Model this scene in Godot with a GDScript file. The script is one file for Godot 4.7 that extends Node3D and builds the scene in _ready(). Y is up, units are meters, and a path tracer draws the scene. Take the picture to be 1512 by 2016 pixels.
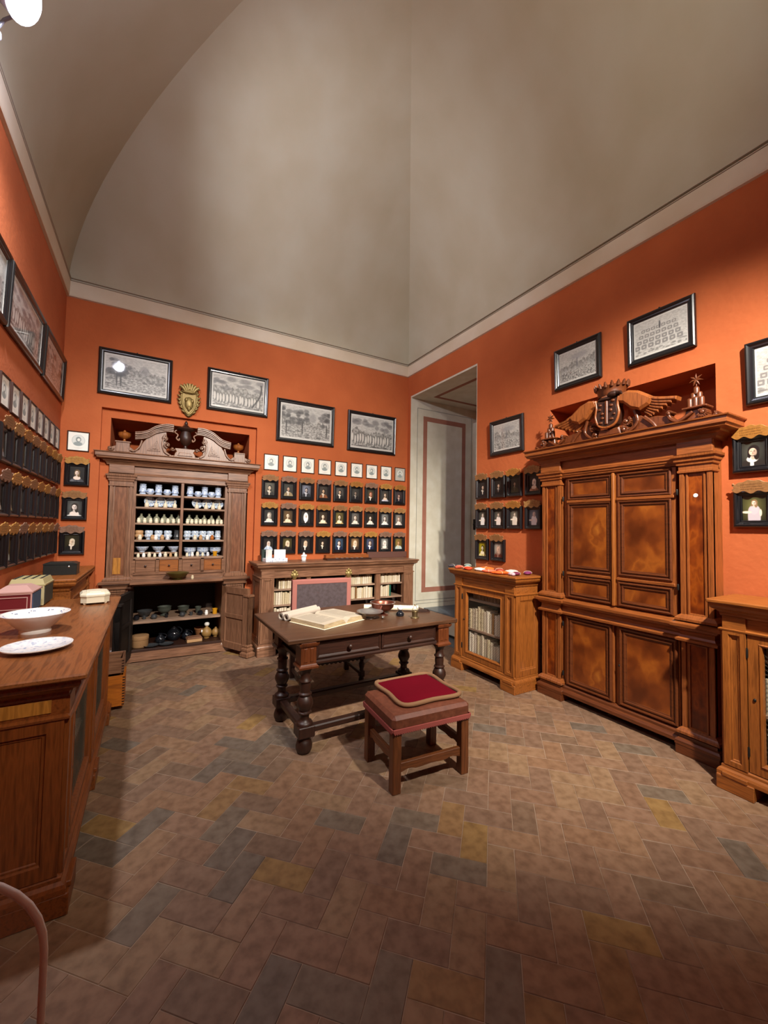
extends Node3D

# A historic study: red walls under a pale cloister vault, walnut bookcases, an open
# apothecary cabinet, a tall cupboard, a writing table and rows of small portraits.
# Axes: back wall z = 0 (room towards +z), right wall x = 0 (room towards -x), floor y = 0.

const WALL_L := -4.35
const ROOM_D := 6.6
const SPRING := 3.98
const RISE := 1.95

var M := {}
var taken := {}
var rng := RandomNumberGenerator.new()


# ---------------------------------------------------------------- mesh builder
class MB:
	var v := PackedVector3Array()
	var n := PackedVector3Array()
	var uv := PackedVector2Array()
	var xf := Transform3D()

	func tri(a: Vector3, b: Vector3, c: Vector3, ua := Vector2.ZERO, ub := Vector2.ZERO, uc := Vector2.ZERO) -> void:
		var nn := (b - a).cross(c - a)
		if nn.length_squared() < 1e-16:
			return
		nn = (xf.basis * nn).normalized()
		v.append(xf * a); v.append(xf * c); v.append(xf * b)
		n.append(nn); n.append(nn); n.append(nn)
		uv.append(ua); uv.append(uc); uv.append(ub)

	func quad(a: Vector3, b: Vector3, c: Vector3, d: Vector3) -> void:
		tri(a, b, c)
		tri(a, c, d)

	func oquad(a: Vector3, b: Vector3, c: Vector3, d: Vector3, from: Vector3) -> void:
		if (b - a).cross(c - a).dot(a + b + c + d - from * 4.0) >= 0.0:
			quad(a, b, c, d)
		else:
			quad(d, c, b, a)

	func stri(a: Vector3, b: Vector3, c: Vector3, na: Vector3, nb: Vector3, nc: Vector3) -> void:
		if (b - a).cross(c - a).length_squared() < 1e-18:
			return
		v.append(xf * a); v.append(xf * c); v.append(xf * b)
		n.append((xf.basis * na).normalized()); n.append((xf.basis * nc).normalized()); n.append((xf.basis * nb).normalized())
		for i in 3:
			uv.append(Vector2.ZERO)

	func squad(a: Vector3, b: Vector3, c: Vector3, d: Vector3, na: Vector3, nb: Vector3, nc: Vector3, nd: Vector3) -> void:
		stri(a, b, c, na, nb, nc)
		stri(a, c, d, na, nc, nd)

	func picture(x0: float, y0: float, x1: float, y1: float, z: float, r: Rect2) -> void:
		var a := Vector3(x0, y0, z)
		var b := Vector3(x1, y0, z)
		var c := Vector3(x1, y1, z)
		var d := Vector3(x0, y1, z)
		var e := r.end
		tri(a, b, c, Vector2(r.position.x, e.y), e, Vector2(e.x, r.position.y))
		tri(a, c, d, Vector2(r.position.x, e.y), Vector2(e.x, r.position.y), r.position)

	func box(x0: float, y0: float, z0: float, x1: float, y1: float, z1: float, c := 0.0) -> void:
		var m := Vector3(x0 + x1, y0 + y1, z0 + z1) * 0.5
		var h := Vector3(absf(x1 - x0), absf(y1 - y0), absf(z1 - z0)) * 0.5
		c = minf(c, minf(h.x, minf(h.y, h.z)) * 0.9)
		for ax in 3:
			var p := (ax + 1) % 3
			var q := (ax + 2) % 3
			for s in [-1.0, 1.0]:
				var o := []
				for k in [[-1, -1], [1, -1], [1, 1], [-1, 1]]:
					var w := Vector3()
					w[ax] = s * h[ax]
					w[p] = k[0] * (h[p] - c)
					w[q] = k[1] * (h[q] - c)
					o.append(m + w)
				oquad(o[0], o[1], o[2], o[3], m)
			if c > 0.0:
				for sp in [-1.0, 1.0]:
					for sq in [-1.0, 1.0]:
						var o2 := []
						for k in [[-1, 0], [1, 0], [1, 1], [-1, 1]]:
							var w := Vector3()
							w[ax] = k[0] * (h[ax] - c)
							w[p] = sp * (h[p] - (c if k[1] else 0.0))
							w[q] = sq * (h[q] - (0.0 if k[1] else c))
							o2.append(m + w)
						oquad(o2[0], o2[1], o2[2], o2[3], m)
		if c > 0.0:
			for sx in [-1.0, 1.0]:
				for sy in [-1.0, 1.0]:
					for sz in [-1.0, 1.0]:
						var a := m + Vector3(sx * h.x, sy * (h.y - c), sz * (h.z - c))
						var b := m + Vector3(sx * (h.x - c), sy * h.y, sz * (h.z - c))
						var d := m + Vector3(sx * (h.x - c), sy * (h.y - c), sz * h.z)
						if sx * sy * sz > 0:
							tri(a, b, d)
						else:
							tri(a, d, b)

	# profile: points (radius, y) from bottom to top
	func lathe(prof: Array, seg := 16, at := Vector3.ZERO, sx := 1.0, sz := 1.0) -> void:
		var m := prof.size() - 1
		var dirs := []
		for i in m:
			var d: Vector2 = prof[i + 1] - prof[i]
			dirs.append(Vector2(d.y, -d.x).normalized() if d.length() > 1e-7 else Vector2(1, 0))
		for i in m:
			var n0: Vector2 = dirs[i]
			var n1: Vector2 = dirs[i]
			if i > 0 and dirs[i].dot(dirs[i - 1]) > 0.6:
				n0 = (dirs[i] + dirs[i - 1]).normalized()
			if i < m - 1 and dirs[i].dot(dirs[i + 1]) > 0.6:
				n1 = (dirs[i] + dirs[i + 1]).normalized()
			for k in seg:
				var a0 := TAU * k / seg
				var a1 := TAU * (k + 1) / seg
				var c0 := Vector3(cos(a0) * sx, 0, -sin(a0) * sz)
				var c1 := Vector3(cos(a1) * sx, 0, -sin(a1) * sz)
				var up := Vector3.UP
				squad(at + c0 * prof[i].x + up * prof[i].y, at + c1 * prof[i].x + up * prof[i].y, at + c1 * prof[i + 1].x + up * prof[i + 1].y, at + c0 * prof[i + 1].x + up * prof[i + 1].y,
					c0 * n0.x + up * n0.y, c1 * n0.x + up * n0.y, c1 * n1.x + up * n1.y, c0 * n1.x + up * n1.y)

	func ball(c: Vector3, r: Vector3, seg := 12, rings := 7) -> void:
		for j in rings:
			var t0 := PI * j / rings - PI / 2
			var t1 := PI * (j + 1) / rings - PI / 2
			for k in seg:
				var a0 := TAU * k / seg
				var a1 := TAU * (k + 1) / seg
				var q := []
				for w in [[t0, a0], [t0, a1], [t1, a1], [t1, a0]]:
					q.append(Vector3(cos(w[0]) * cos(w[1]), sin(w[0]), -cos(w[0]) * sin(w[1])))
				squad(c + q[0] * r, c + q[1] * r, c + q[2] * r, c + q[3] * r, q[0] / r, q[1] / r, q[2] / r, q[3] / r)

	# polygon in x,y pushed from z0 to z1 (front), with a bevel on the front edge
	func prism(poly: PackedVector2Array, z0: float, z1: float, bevel := 0.0) -> void:
		if Geometry2D.is_polygon_clockwise(poly):
			poly.reverse()
		var lo := poly[0]
		var hi := poly[0]
		for p in poly:
			lo = lo.min(p)
			hi = hi.max(p)
		var size := hi - lo
		var m := poly.size()
		var inner := PackedVector2Array()
		for i in m:
			var d0 := (poly[i] - poly[(i + m - 1) % m]).normalized()
			var d1 := (poly[(i + 1) % m] - poly[i]).normalized()
			var nn := Vector2(-d0.y - d1.y, d0.x + d1.x)
			nn = nn.normalized() if nn.length() > 0.3 else Vector2(-d1.y, d1.x)
			inner.append(poly[i] + nn * bevel)
		for i in m:
			var j := (i + 1) % m
			var a := poly[i]
			var b := poly[j]
			quad(Vector3(a.x, a.y, z0), Vector3(b.x, b.y, z0), Vector3(b.x, b.y, z1 - bevel), Vector3(a.x, a.y, z1 - bevel))
			if bevel > 0.0:
				quad(Vector3(a.x, a.y, z1 - bevel), Vector3(b.x, b.y, z1 - bevel), Vector3(inner[j].x, inner[j].y, z1), Vector3(inner[i].x, inner[i].y, z1))
		var ix := Geometry2D.triangulate_polygon(poly)
		for k in range(0, ix.size(), 3):
			var t := [ix[k], ix[k + 1], ix[k + 2]]
			if (poly[t[1]] - poly[t[0]]).cross(poly[t[2]] - poly[t[0]]) < 0:
				t = [t[0], t[2], t[1]]
			var u := []
			for s in t:
				u.append(Vector2((poly[s].x - lo.x) / size.x, 1.0 - (poly[s].y - lo.y) / size.y))
			tri(Vector3(inner[t[0]].x, inner[t[0]].y, z1), Vector3(inner[t[1]].x, inner[t[1]].y, z1), Vector3(inner[t[2]].x, inner[t[2]].y, z1), u[0], u[1], u[2])
			tri(Vector3(poly[t[0]].x, poly[t[0]].y, z0), Vector3(poly[t[2]].x, poly[t[2]].y, z0), Vector3(poly[t[1]].x, poly[t[1]].y, z0))

	# moulding: profile points (out, y) carried along a plan line (x, z); "out" is to the right of the walking direction seen from above (+x walk -> +z out)
	func sweep(plan: Array, prof: Array, closed := false) -> void:
		var m := plan.size()
		var off := []
		for i in m:
			var d0 := Vector2.ZERO
			var d1 := Vector2.ZERO
			if closed or i > 0:
				d0 = (plan[i] - plan[(i + m - 1) % m]).normalized()
			if closed or i < m - 1:
				d1 = (plan[(i + 1) % m] - plan[i]).normalized()
			if d0 == Vector2.ZERO:
				d0 = d1
			if d1 == Vector2.ZERO:
				d1 = d0
			var n0 := Vector2(-d0.y, d0.x)
			var n1 := Vector2(-d1.y, d1.x)
			var b := (n0 + n1)
			b = b / maxf(b.dot(n0), 0.2)
			off.append(b)
		for i in (m if closed else m - 1):
			var j := (i + 1) % m
			for k in prof.size() - 1:
				var q := []
				for w in [[i, k], [j, k], [j, k + 1], [i, k + 1]]:
					var p: Vector2 = plan[w[0]] + off[w[0]] * prof[w[1]].x
					q.append(Vector3(p.x, prof[w[1]].y, p.y))
				quad(q[0], q[1], q[2], q[3])
		if not closed:
			for e in [0, m - 1]:
				var c := Vector3(plan[e].x, (prof[0].y + prof[-1].y) * 0.5, plan[e].y)
				for k in prof.size() - 1:
					var a: Vector2 = plan[e] + off[e] * prof[k].x
					var b2: Vector2 = plan[e] + off[e] * prof[k + 1].x
					var pa := Vector3(a.x, prof[k].y, a.y)
					var pb := Vector3(b2.x, prof[k + 1].y, b2.y)
					if e == 0:
						tri(c, pa, pb)
					else:
						tri(c, pb, pa)

	# rectangular mitred frame seen from +z; profile points (inset from the outer edge, z)
	func frame(x0: float, y0: float, x1: float, y1: float, prof: Array) -> void:
		for k in prof.size() - 1:
			var i0: float = prof[k].x
			var i1: float = prof[k + 1].x
			var z0: float = prof[k].y
			var z1: float = prof[k + 1].y
			var o := [Vector3(x0 + i0, y0 + i0, z0), Vector3(x1 - i0, y0 + i0, z0), Vector3(x1 - i0, y1 - i0, z0), Vector3(x0 + i0, y1 - i0, z0)]
			var p := [Vector3(x0 + i1, y0 + i1, z1), Vector3(x1 - i1, y0 + i1, z1), Vector3(x1 - i1, y1 - i1, z1), Vector3(x0 + i1, y1 - i1, z1)]
			for s in 4:
				quad(o[s], o[(s + 1) % 4], p[(s + 1) % 4], p[s])

	func tube(path: Array, rad: Array, seg := 8) -> void:
		var m := path.size()
		var rings := []
		var nrm := []
		var ref := Vector3.UP
		for i in m:
			var d: Vector3 = (path[mini(i + 1, m - 1)] - path[maxi(i - 1, 0)]).normalized()
			if absf(d.dot(ref)) > 0.95:
				ref = Vector3.RIGHT if absf(d.x) < 0.9 else Vector3.BACK
			var a := ref.cross(d).normalized()
			var b := d.cross(a).normalized()
			ref = b
			var ring := []
			var nn := []
			for k in seg:
				var t := TAU * k / seg
				var w := a * cos(t) + b * sin(t)
				ring.append(path[i] + w * rad[mini(i, rad.size() - 1)])
				nn.append(w)
			rings.append(ring)
			nrm.append(nn)
		for i in m - 1:
			for k in seg:
				var l := (k + 1) % seg
				squad(rings[i][k], rings[i][l], rings[i + 1][l], rings[i + 1][k], nrm[i][k], nrm[i][l], nrm[i + 1][l], nrm[i + 1][k])
		for k in seg:
			var l := (k + 1) % seg
			tri(path[0], rings[0][l], rings[0][k])
			tri(path[m - 1], rings[m - 1][k], rings[m - 1][l])

	func mesh(mat: Material) -> ArrayMesh:
		var a := []
		a.resize(Mesh.ARRAY_MAX)
		a[Mesh.ARRAY_VERTEX] = v
		a[Mesh.ARRAY_NORMAL] = n
		a[Mesh.ARRAY_TEX_UV] = uv
		var r := ArrayMesh.new()
		r.add_surface_from_arrays(Mesh.PRIMITIVE_TRIANGLES, a)
		r.surface_set_material(0, mat)
		return r


# ---------------------------------------------------------------- naming and tagging
func numbered(called: String) -> String:
	if taken.has(called):
		taken[called] += 1
		return "%s_%03d" % [called, taken[called]]
	taken[called] = 0
	return called


func obj(called: String, mb, mat: Material, parent: Node = null) -> MeshInstance3D:
	var o := MeshInstance3D.new()
	o.mesh = mb.mesh(mat) if mb is MB else mb
	if not (mb is MB) and mat != null:
		o.material_override = mat
	o.cast_shadow = GeometryInstance3D.SHADOW_CASTING_SETTING_ON
	if parent == null:
		o.name = numbered(called)
		add_child(o, true)
	else:
		o.name = called
		parent.add_child(o, true)
	return o


func tag(o: Node, label: String, category: String, group := "") -> void:
	o.set_meta("label", label)
	o.set_meta("category", category)
	if group:
		o.set_meta("group", group)


func thing(called: String, label: String, category: String, at := Vector3.ZERO, turn := 0.0, group := "") -> Node3D:
	var o := Node3D.new()
	o.name = numbered(called)
	add_child(o, true)
	o.position = at
	o.rotation.y = deg_to_rad(turn)
	tag(o, label, category, group)
	return o


func struct(called: String, mb, mat: Material, parent: Node = null) -> MeshInstance3D:
	var o := obj(called, mb, mat, parent)
	if parent == null:
		o.set_meta("kind", "structure")
	return o


func V2(x: float, y: float) -> Vector2:
	return Vector2(x, y)


func nth(k: int) -> String:
	return ["first", "second", "third", "fourth", "fifth", "sixth", "seventh", "eighth", "ninth", "tenth", "eleventh", "twelfth", "thirteenth", "fourteenth", "fifteenth", "sixteenth", "seventeenth"][k]


# a smooth open curve through points
func curve(pts: Array, steps := 5) -> Array:
	var out := []
	var m := pts.size()
	for i in m - 1:
		var p0: Vector2 = pts[maxi(i - 1, 0)]
		var p3: Vector2 = pts[mini(i + 2, m - 1)]
		for s in steps:
			out.append(pts[i].cubic_interpolate(pts[i + 1], p0, p3, float(s) / steps))
	out.append(pts[m - 1])
	return out


# a band of given widths along a 2-D line: an outline for prism()
func ribbon(line: Array, w0: float, w1: float) -> PackedVector2Array:
	var a := PackedVector2Array()
	var b := PackedVector2Array()
	var m := line.size()
	for i in m:
		var d: Vector2 = (line[mini(i + 1, m - 1)] - line[maxi(i - 1, 0)]).normalized()
		var w := lerpf(w0, w1, float(i) / (m - 1)) * 0.5
		a.append(line[i] + Vector2(-d.y, d.x) * w)
		b.append(line[i] - Vector2(-d.y, d.x) * w)
	b.reverse()
	a.append_array(b)
	return a


# a volute as a chain of short overlapping prisms (spirals do not triangulate as one outline)
func scroll(mb: MB, c: Vector2, r0: float, r1: float, a0: float, turns: float, w0: float, w1: float, z0: float, z1: float) -> void:
	var steps := int(absf(turns) * 14) + 3
	var prev := Vector2.ZERO
	var pw := w0
	for i in steps + 1:
		var t := float(i) / steps
		var a := deg_to_rad(a0) + TAU * turns * t
		var p := c + Vector2(cos(a), sin(a)) * lerpf(r0, r1, t)
		var w := lerpf(w0, w1, t)
		if i > 0:
			mb.prism(ribbon([prev, p], pw, w), z0, z1, 0.004)
		prev = p
		pw = w
	var disc := PackedVector2Array()
	for k in 10:
		disc.append(c + Vector2(cos(TAU * k / 10), sin(TAU * k / 10)) * (r1 + w1 * 0.6))
	mb.prism(disc, z0, z1 + 0.006, 0.006)


var cam: Camera3D


func spot(at: Vector3, aim: Vector3, energy: float, angle: float, soft: float, color: Color, size := 0.07) -> SpotLight3D:
	var s := SpotLight3D.new()
	s.name = "lamp_light"
	add_child(s, true)
	s.look_at_from_position(at, aim, Vector3.UP)
	s.light_energy = energy
	s.light_color = color
	s.light_size = size
	s.spot_range = 30.0
	s.spot_attenuation = 2.0
	s.spot_angle = angle
	s.spot_angle_attenuation = soft
	s.shadow_enabled = true
	return s


func _ready() -> void:
	# camera
	cam = Camera3D.new()
	cam.name = "camera"
	add_child(cam)
	cam.position = Vector3(-3.4747, 1.55, 5.3402)
	cam.rotation_order = EULER_ORDER_YXZ
	cam.rotation = Vector3(0.0404523, -0.5210545, 0.0168667)
	cam.keep_aspect = Camera3D.KEEP_HEIGHT
	cam.fov = rad_to_deg(2.0 * atan(1008.0 / 792.72))
	cam.near = 0.02
	cam.current = true
	# sky and exposure
	var env := Environment.new()
	env.background_mode = Environment.BG_SKY
	var sky := Sky.new()
	var sm := ProceduralSkyMaterial.new()
	sm.sky_top_color = Color(0.62, 0.72, 0.9)
	sm.sky_horizon_color = Color(0.78, 0.84, 0.94)
	sm.ground_bottom_color = Color(0.35, 0.36, 0.38)
	sm.ground_horizon_color = Color(0.6, 0.63, 0.68)
	sm.sky_energy_multiplier = 1.0
	sky.sky_material = sm
	env.sky = sky
	env.background_energy_multiplier = 1.0
	env.tonemap_mode = Environment.TONE_MAPPER_LINEAR
	env.tonemap_exposure = 1.0
	env.sdfgi_enabled = true
	env.ssao_enabled = true
	env.ssil_enabled = true
	var we := WorldEnvironment.new()
	we.name = "world"
	we.environment = env
	add_child(we)
	# lamp in view on the left wall; unseen one behind split into three
	spot(Vector3(-4.065, 4.065, 2.835), Vector3(-3.1, 0.0, 0.7), 7.5, 54.0, 1.0, Color(0.97, 0.98, 1.0))
	spot(Vector3(-1.8, 4.2, 6.0), Vector3(-0.3, 0.95, 2.75), 44.0, 32.5, 0.9, Color(1.0, 0.97, 0.92))
	spot(Vector3(-2.1, 4.2, 6.0), Vector3(-1.8, 1.4, 0.0), 28.0, 28.5, 0.9, Color(1.0, 0.97, 0.92))
	spot(Vector3(-2.4, 4.2, 6.0), Vector3(-3.8, 1.3, 1.0), 16.0, 32.0, 0.9, Color(1.0, 0.97, 0.92))
	spot(Vector3(-4.06, 4.085, 2.83), Vector3(-0.3, 5.25, 0.3), 6.5, 40.0, 1.0, Color(0.96, 0.95, 1.0))
	spot(Vector3(-2.1, 4.25, 6.0), Vector3(-0.5, 5.7, 1.2), 3.6, 44.0, 1.0, Color(1.0, 0.97, 0.92))

	var glow := OmniLight3D.new()
	glow.name = "lamp_light"
	add_child(glow, true)
	glow.position = Vector3(-4.06, 4.07, 2.84)
	glow.light_energy = 1.4
	glow.light_color = Color(0.93, 0.92, 1.0)
	glow.light_size = 0.07
	glow.omni_range = 30.0
	glow.omni_attenuation = 2.0
	glow.shadow_enabled = true
	materials()
	M.clear = StandardMaterial3D.new()
	M.clear.transparency = BaseMaterial3D.TRANSPARENCY_ALPHA
	M.clear.albedo_color = Color(1, 1, 1, 0.02)
	M.clear.roughness = 0.02
	M.edge = mat("eef4f6", 0.3)
	room()
	cupboard()
	apothecary()
	bookcases()
	table()
	pictures()
	counter_things()
	cabinet_jars()
	floodlight(Vector3(-4.14, 4.12, 2.82), 78, "bright white floodlight on a bracket high on the left wall")
	for k in 3:  # heads added out of view to spread one unseen lamp's light
		floodlight(Vector3(-1.8 - 0.3 * k, 4.25, 6.12), [155, 180, 205][k], "unseen floodlight head added behind the viewer, one lamp split in three, %s from the right" % nth(k))
	barrier()


# ---------------------------------------------------------------- materials
func ramp(stops: Array) -> Gradient:
	var g := Gradient.new()
	var o := PackedFloat32Array()
	var c := PackedColorArray()
	for s in stops:
		o.append(s[0])
		c.append(Color(s[1]))
	g.offsets = o
	g.colors = c
	return g


func noise_tex(size: int, freq: float, octaves: int, sd: int, g: Gradient = null, kind := FastNoiseLite.TYPE_SIMPLEX_SMOOTH, warp := 0.0, normal := 0.0) -> NoiseTexture2D:
	var f := FastNoiseLite.new()
	f.noise_type = kind
	f.seed = sd
	f.frequency = freq
	f.fractal_octaves = octaves
	if warp > 0.0:
		f.domain_warp_enabled = true
		f.domain_warp_amplitude = warp
		f.domain_warp_frequency = freq * 0.8
	var t := NoiseTexture2D.new()
	t.width = size
	t.height = size
	t.seamless = true
	t.noise = f
	if g:
		t.color_ramp = g
	if normal > 0.0:
		t.as_normal_map = true
		t.bump_strength = normal
	return t


func mat(color: String, rough := 0.6, metal := 0.0, tex: Texture2D = null, scale := Vector3.ONE, world := false) -> StandardMaterial3D:
	var m := StandardMaterial3D.new()
	m.albedo_color = Color(color)
	m.roughness = rough
	m.metallic = metal
	if tex:
		m.albedo_texture = tex
		m.uv1_triplanar = true
		m.uv1_world_triplanar = world
		m.uv1_scale = scale
	return m


# one wood in three grain directions: up (U), along x (X), along z (Z)
func wood(called: String, color: String, rough: float, grain: Texture2D) -> void:
	M[called + "U"] = mat(color, rough, 0.0, grain, Vector3(9.0, 0.7, 9.0))
	M[called + "X"] = mat(color, rough, 0.0, grain, Vector3(0.7, 9.0, 9.0))
	M[called + "Z"] = mat(color, rough, 0.0, grain, Vector3(9.0, 9.0, 0.7))


func materials() -> void:
	var grain := noise_tex(512, 0.009, 4, 11, ramp([[0.0, "a39a90"], [0.35, "ccc4ba"], [0.55, "eee8e0"], [0.75, "d4ccc2"], [1.0, "fffaf2"]]))
	var grain_old := noise_tex(512, 0.012, 5, 12, ramp([[0.0, "b0aaa6"], [0.4, "d0cac6"], [0.6, "e6e2df"], [1.0, "ffffff"]]))
	var burl := noise_tex(512, 0.005, 4, 13, ramp([[0.0, "56290f"], [0.3, "773d18"], [0.5, "94521f"], [0.64, "ab6626"], [0.8, "8a4a1c"], [1.0, "ba7830"]]), FastNoiseLite.TYPE_SIMPLEX_SMOOTH, 60.0)
	wood("cab", "936a50", 0.36, grain_old)
	wood("cup", "9e5b2d", 0.36, grain)
	wood("cupd", "6e3a1c", 0.4, grain)
	wood("honey", "a8642a", 0.42, grain)
	wood("counter", "8e4e22", 0.35, grain)
	wood("top", "9c6238", 0.3, grain)
	wood("desk", "5c3e2a", 0.38, grain_old)
	wood("stool", "71401f", 0.45, grain_old)
	wood("night", "1c120c", 0.6, grain_old)  # near black for the left cabinet door, its darkness put into the colour
	wood("dark", "3a2015", 0.45, grain_old)
	M.burl = mat("e2d2c6", 0.3, 0.0, burl, Vector3(1.1, 0.8, 1.1))
	M.burl2 = mat("d8b490", 0.32, 0.0, burl, Vector3(2.6, 1.4, 2.6))
	M.cabfield = mat("8a5a3e", 0.34, 0.0, grain_old, Vector3(5, 0.9, 5))
	M.shelf = mat("a98a72", 0.7, 0.0, grain_old, Vector3(0.6, 5, 5))
	M.orangewood = mat("c4701a", 0.5, 0.0, grain, Vector3(0.6, 5, 5))
	M.inlay = mat("c98a3a", 0.4, 0.0, grain, Vector3(5, 0.6, 5))
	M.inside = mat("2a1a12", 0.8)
	# plaster
	var plaster := noise_tex(512, 0.006, 5, 21, ramp([[0.0, "efe8de"], [0.45, "f7f2ec"], [1.0, "ffffff"]]))
	var lime := noise_tex(512, 0.012, 4, 22, ramp([[0.0, "ebe7df"], [0.5, "f5f2ec"], [1.0, "ffffff"]]))
	M.wall = mat("b96030", 0.85, 0.0, plaster, Vector3.ONE * 0.6, true)
	M.wall.normal_enabled = true
	M.wall.normal_texture = noise_tex(512, 0.05, 4, 23, null, FastNoiseLite.TYPE_SIMPLEX_SMOOTH, 0.0, 2.0)
	M.wall.normal_scale = 0.25
	M.vault = mat("bdb9a4", 0.9, 0.0, plaster, Vector3.ONE * 0.45, true)
	M.trim = mat("d8cdb8", 0.85, 0.0, plaster, Vector3.ONE * 0.5, true)
	M.trimline = mat("b5aa96", 0.85)
	M.reveal = mat("d6d2c2", 0.85, 0.0, lime, Vector3.ONE * 0.6, true)
	M.stripe = mat("a06a58", 0.85, 0.0, lime, Vector3.ONE * 0.8, true)
	M.linegrey = mat("97958a", 0.85)
	M.slate = mat("57606c", 0.35, 0.0, lime, Vector3.ONE * 0.8, true)
	M.mortar = mat("9c8671", 0.9)
	M.base = mat("8f6a52", 0.8, 0.0, lime, Vector3.ONE, true)
	M.base2 = mat("b58c78", 0.8, 0.0, lime, Vector3.ONE, true)
	# fired brick in a handful of tones
	var clay := noise_tex(512, 0.02, 5, 31, ramp([[0.0, "c4bab2"], [0.3, "dcd4cc"], [0.6, "f0ebe6"], [1.0, "ffffff"]]))
	M.bricks = []
	for c in ["8e7058", "866852", "937459", "8b6d57", "826753", "92765a", "8d6d53", "776858", "706356", "927345", "8e6e48", "7c6450"]:
		M.bricks.append(mat(c, 0.62, 0.0, clay, Vector3.ONE * 1.3, true))
	M.brickmix = mat("ffffff", 0.62, 0.0, clay, Vector3.ONE * 1.3, true)
	M.brickmix.vertex_color_use_as_albedo = true
	# frames, metals, pottery, cloth, paper
	M.ebony = mat("0d0e12", 0.3)
	M.ebony.clearcoat_enabled = true
	M.ebony.clearcoat = 0.5
	M.ebony.clearcoat_roughness = 0.2
	M.brownframe = mat("3a2016", 0.5)
	M.gilt = mat("8c7848", 0.48, 0.55)
	M.giltdark = mat("66542e", 0.45, 0.6)
	M.brass = mat("7a6a4a", 0.4, 0.8)
	M.bronze = mat("6e6232", 0.4, 0.75)
	M.copper = mat("8a5240", 0.3, 0.85)
	M.silver = mat("b8b4ae", 0.25, 0.8)
	M.iron = mat("2a2826", 0.5, 0.6)
	M.wire = mat("5a5244", 0.5, 0.5)
	var ware := noise_tex(256, 0.022, 3, 41, ramp([[0.0, "4a68a4"], [0.32, "8aa2cc"], [0.42, "e2e9f0"], [0.64, "f4f6f5"], [0.74, "bccbe0"], [1.0, "6f8cc0"]]))
	M.maiolica = mat("e6ecf4", 0.2, 0.0, ware, Vector3.ONE * 7.0)
	M.maiolica2 = mat("e9eceb", 0.2, 0.0, ware, Vector3(4, 9, 4))
	var ware2 := noise_tex(256, 0.03, 3, 42, ramp([[0.0, "7d93c4"], [0.24, "b9c6de"], [0.34, "f0f2f4"], [1.0, "ffffff"]]))
	M.dish = mat("f4f4f2", 0.18, 0.0, ware2, Vector3.ONE * 4.0)
	M.white = mat("efece6", 0.22)
	M.cream = mat("dccfb4", 0.5)
	M.bone = mat("e2d9bd", 0.45)
	M.creamlid = mat("cdbd9c", 0.6)
	M.tan = mat("b98f62", 0.6)
	M.terracotta = mat("8c5a34", 0.7)
	M.yellowpot = mat("c88d18", 0.3)
	M.blackpot = mat("15171c", 0.15)
	M.pewter = mat("4a4c4e", 0.35, 0.4)
	M.wicker = mat("a07a50", 0.8, 0.0, clay, Vector3.ONE * 14.0)
	M.gourd = mat("94703c", 0.5)
	M.glass = StandardMaterial3D.new()
	M.glass.transparency = BaseMaterial3D.TRANSPARENCY_ALPHA
	M.glass.albedo_color = Color(0.9, 0.95, 0.9, 0.12)
	M.glass.roughness = 0.05
	M.pane = M.glass
	M.bottle = StandardMaterial3D.new()
	M.bottle.transparency = BaseMaterial3D.TRANSPARENCY_ALPHA
	M.bottle.albedo_color = Color(0.8, 0.8, 0.68, 0.3)
	M.bottle.roughness = 0.08
	M.vellum = []
	for c in ["e4dac2", "dcd0b4", "ece3cf", "d2c4a2", "e0d4ba"]:
		M.vellum.append(mat(c, 0.65, 0.0, clay, Vector3.ONE * 5.0))
	M.calf = mat("8a6238", 0.55, 0.0, clay, Vector3.ONE * 5.0)
	M.greenbook = mat("1f5a48", 0.5)
	M.pages = mat("cdbb98", 0.8, 0.0, grain, Vector3(1, 14, 1))
	M.paper = mat("e6ddd0", 0.75)
	M.parchment = mat("b3a596", 0.7)
	M.velvet = mat("5e0a18", 0.95)
	M.velvet.metallic_specular = 0.15
	M.cord = mat("7d5a3c", 0.85)
	var hide := noise_tex(256, 0.03, 4, 51, ramp([[0.0, "beb2aa"], [0.5, "dcd2ca"], [1.0, "ffffff"]]))
	M.leather = mat("74422e", 0.5, 0.0, hide, Vector3.ONE * 3.0)
	M.greyleather = mat("4e4246", 0.6, 0.0, clay, Vector3.ONE * 2.0)
	M.pinkcloth = mat("9c6056", 0.85)
	M.fringe = mat("8c423a", 0.9)
	M.redbox = mat("6e0f1a", 0.6)
	M.bluebox = mat("4a6c92", 0.7, 0.0, lime, Vector3.ONE * 6)
	M.pinktrim = mat("c49a90", 0.7)
	M.olivelid = mat("b5a878", 0.7)
	M.greenish = mat("43483f", 0.7)
	M.blackbox = mat("1c1f1d", 0.4)
	M.board = mat("5c3a30", 0.6)
	M.lampgrey = mat("8c8f96", 0.4, 0.3)
	M.lampglow = StandardMaterial3D.new()
	M.lampglow.albedo_color = Color(1, 1, 1)
	M.lampglow.emission_enabled = true
	M.lampglow.emission = Color(0.95, 0.97, 1.0)
	M.lampglow.emission_energy_multiplier = 6.0
	M.portraits = pic_mat(portrait_atlas(), 0.35)
	M.prints = pic_mat(print_atlas(), 0.5)
	M.ovals = pic_mat(oval_atlas(), 0.5)
	M.scrolls = []
	var st := scroll_texture()
	for c in ["b57a35", "c48e44", "a67648", "9c7660", "b98a52"]:
		var m := pic_mat(st, 0.5)
		m.albedo_color = Color(c)
		M.scrolls.append(m)
	M.openpage = pic_mat(page_texture(), 0.75)
	M.openpage.albedo_color = Color("c4bdb2")
	M.pitted = mat("c6b888", 0.65)


func pic_mat(t: Texture2D, rough: float) -> StandardMaterial3D:
	var m := StandardMaterial3D.new()
	m.albedo_texture = t
	m.roughness = rough
	return m


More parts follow.
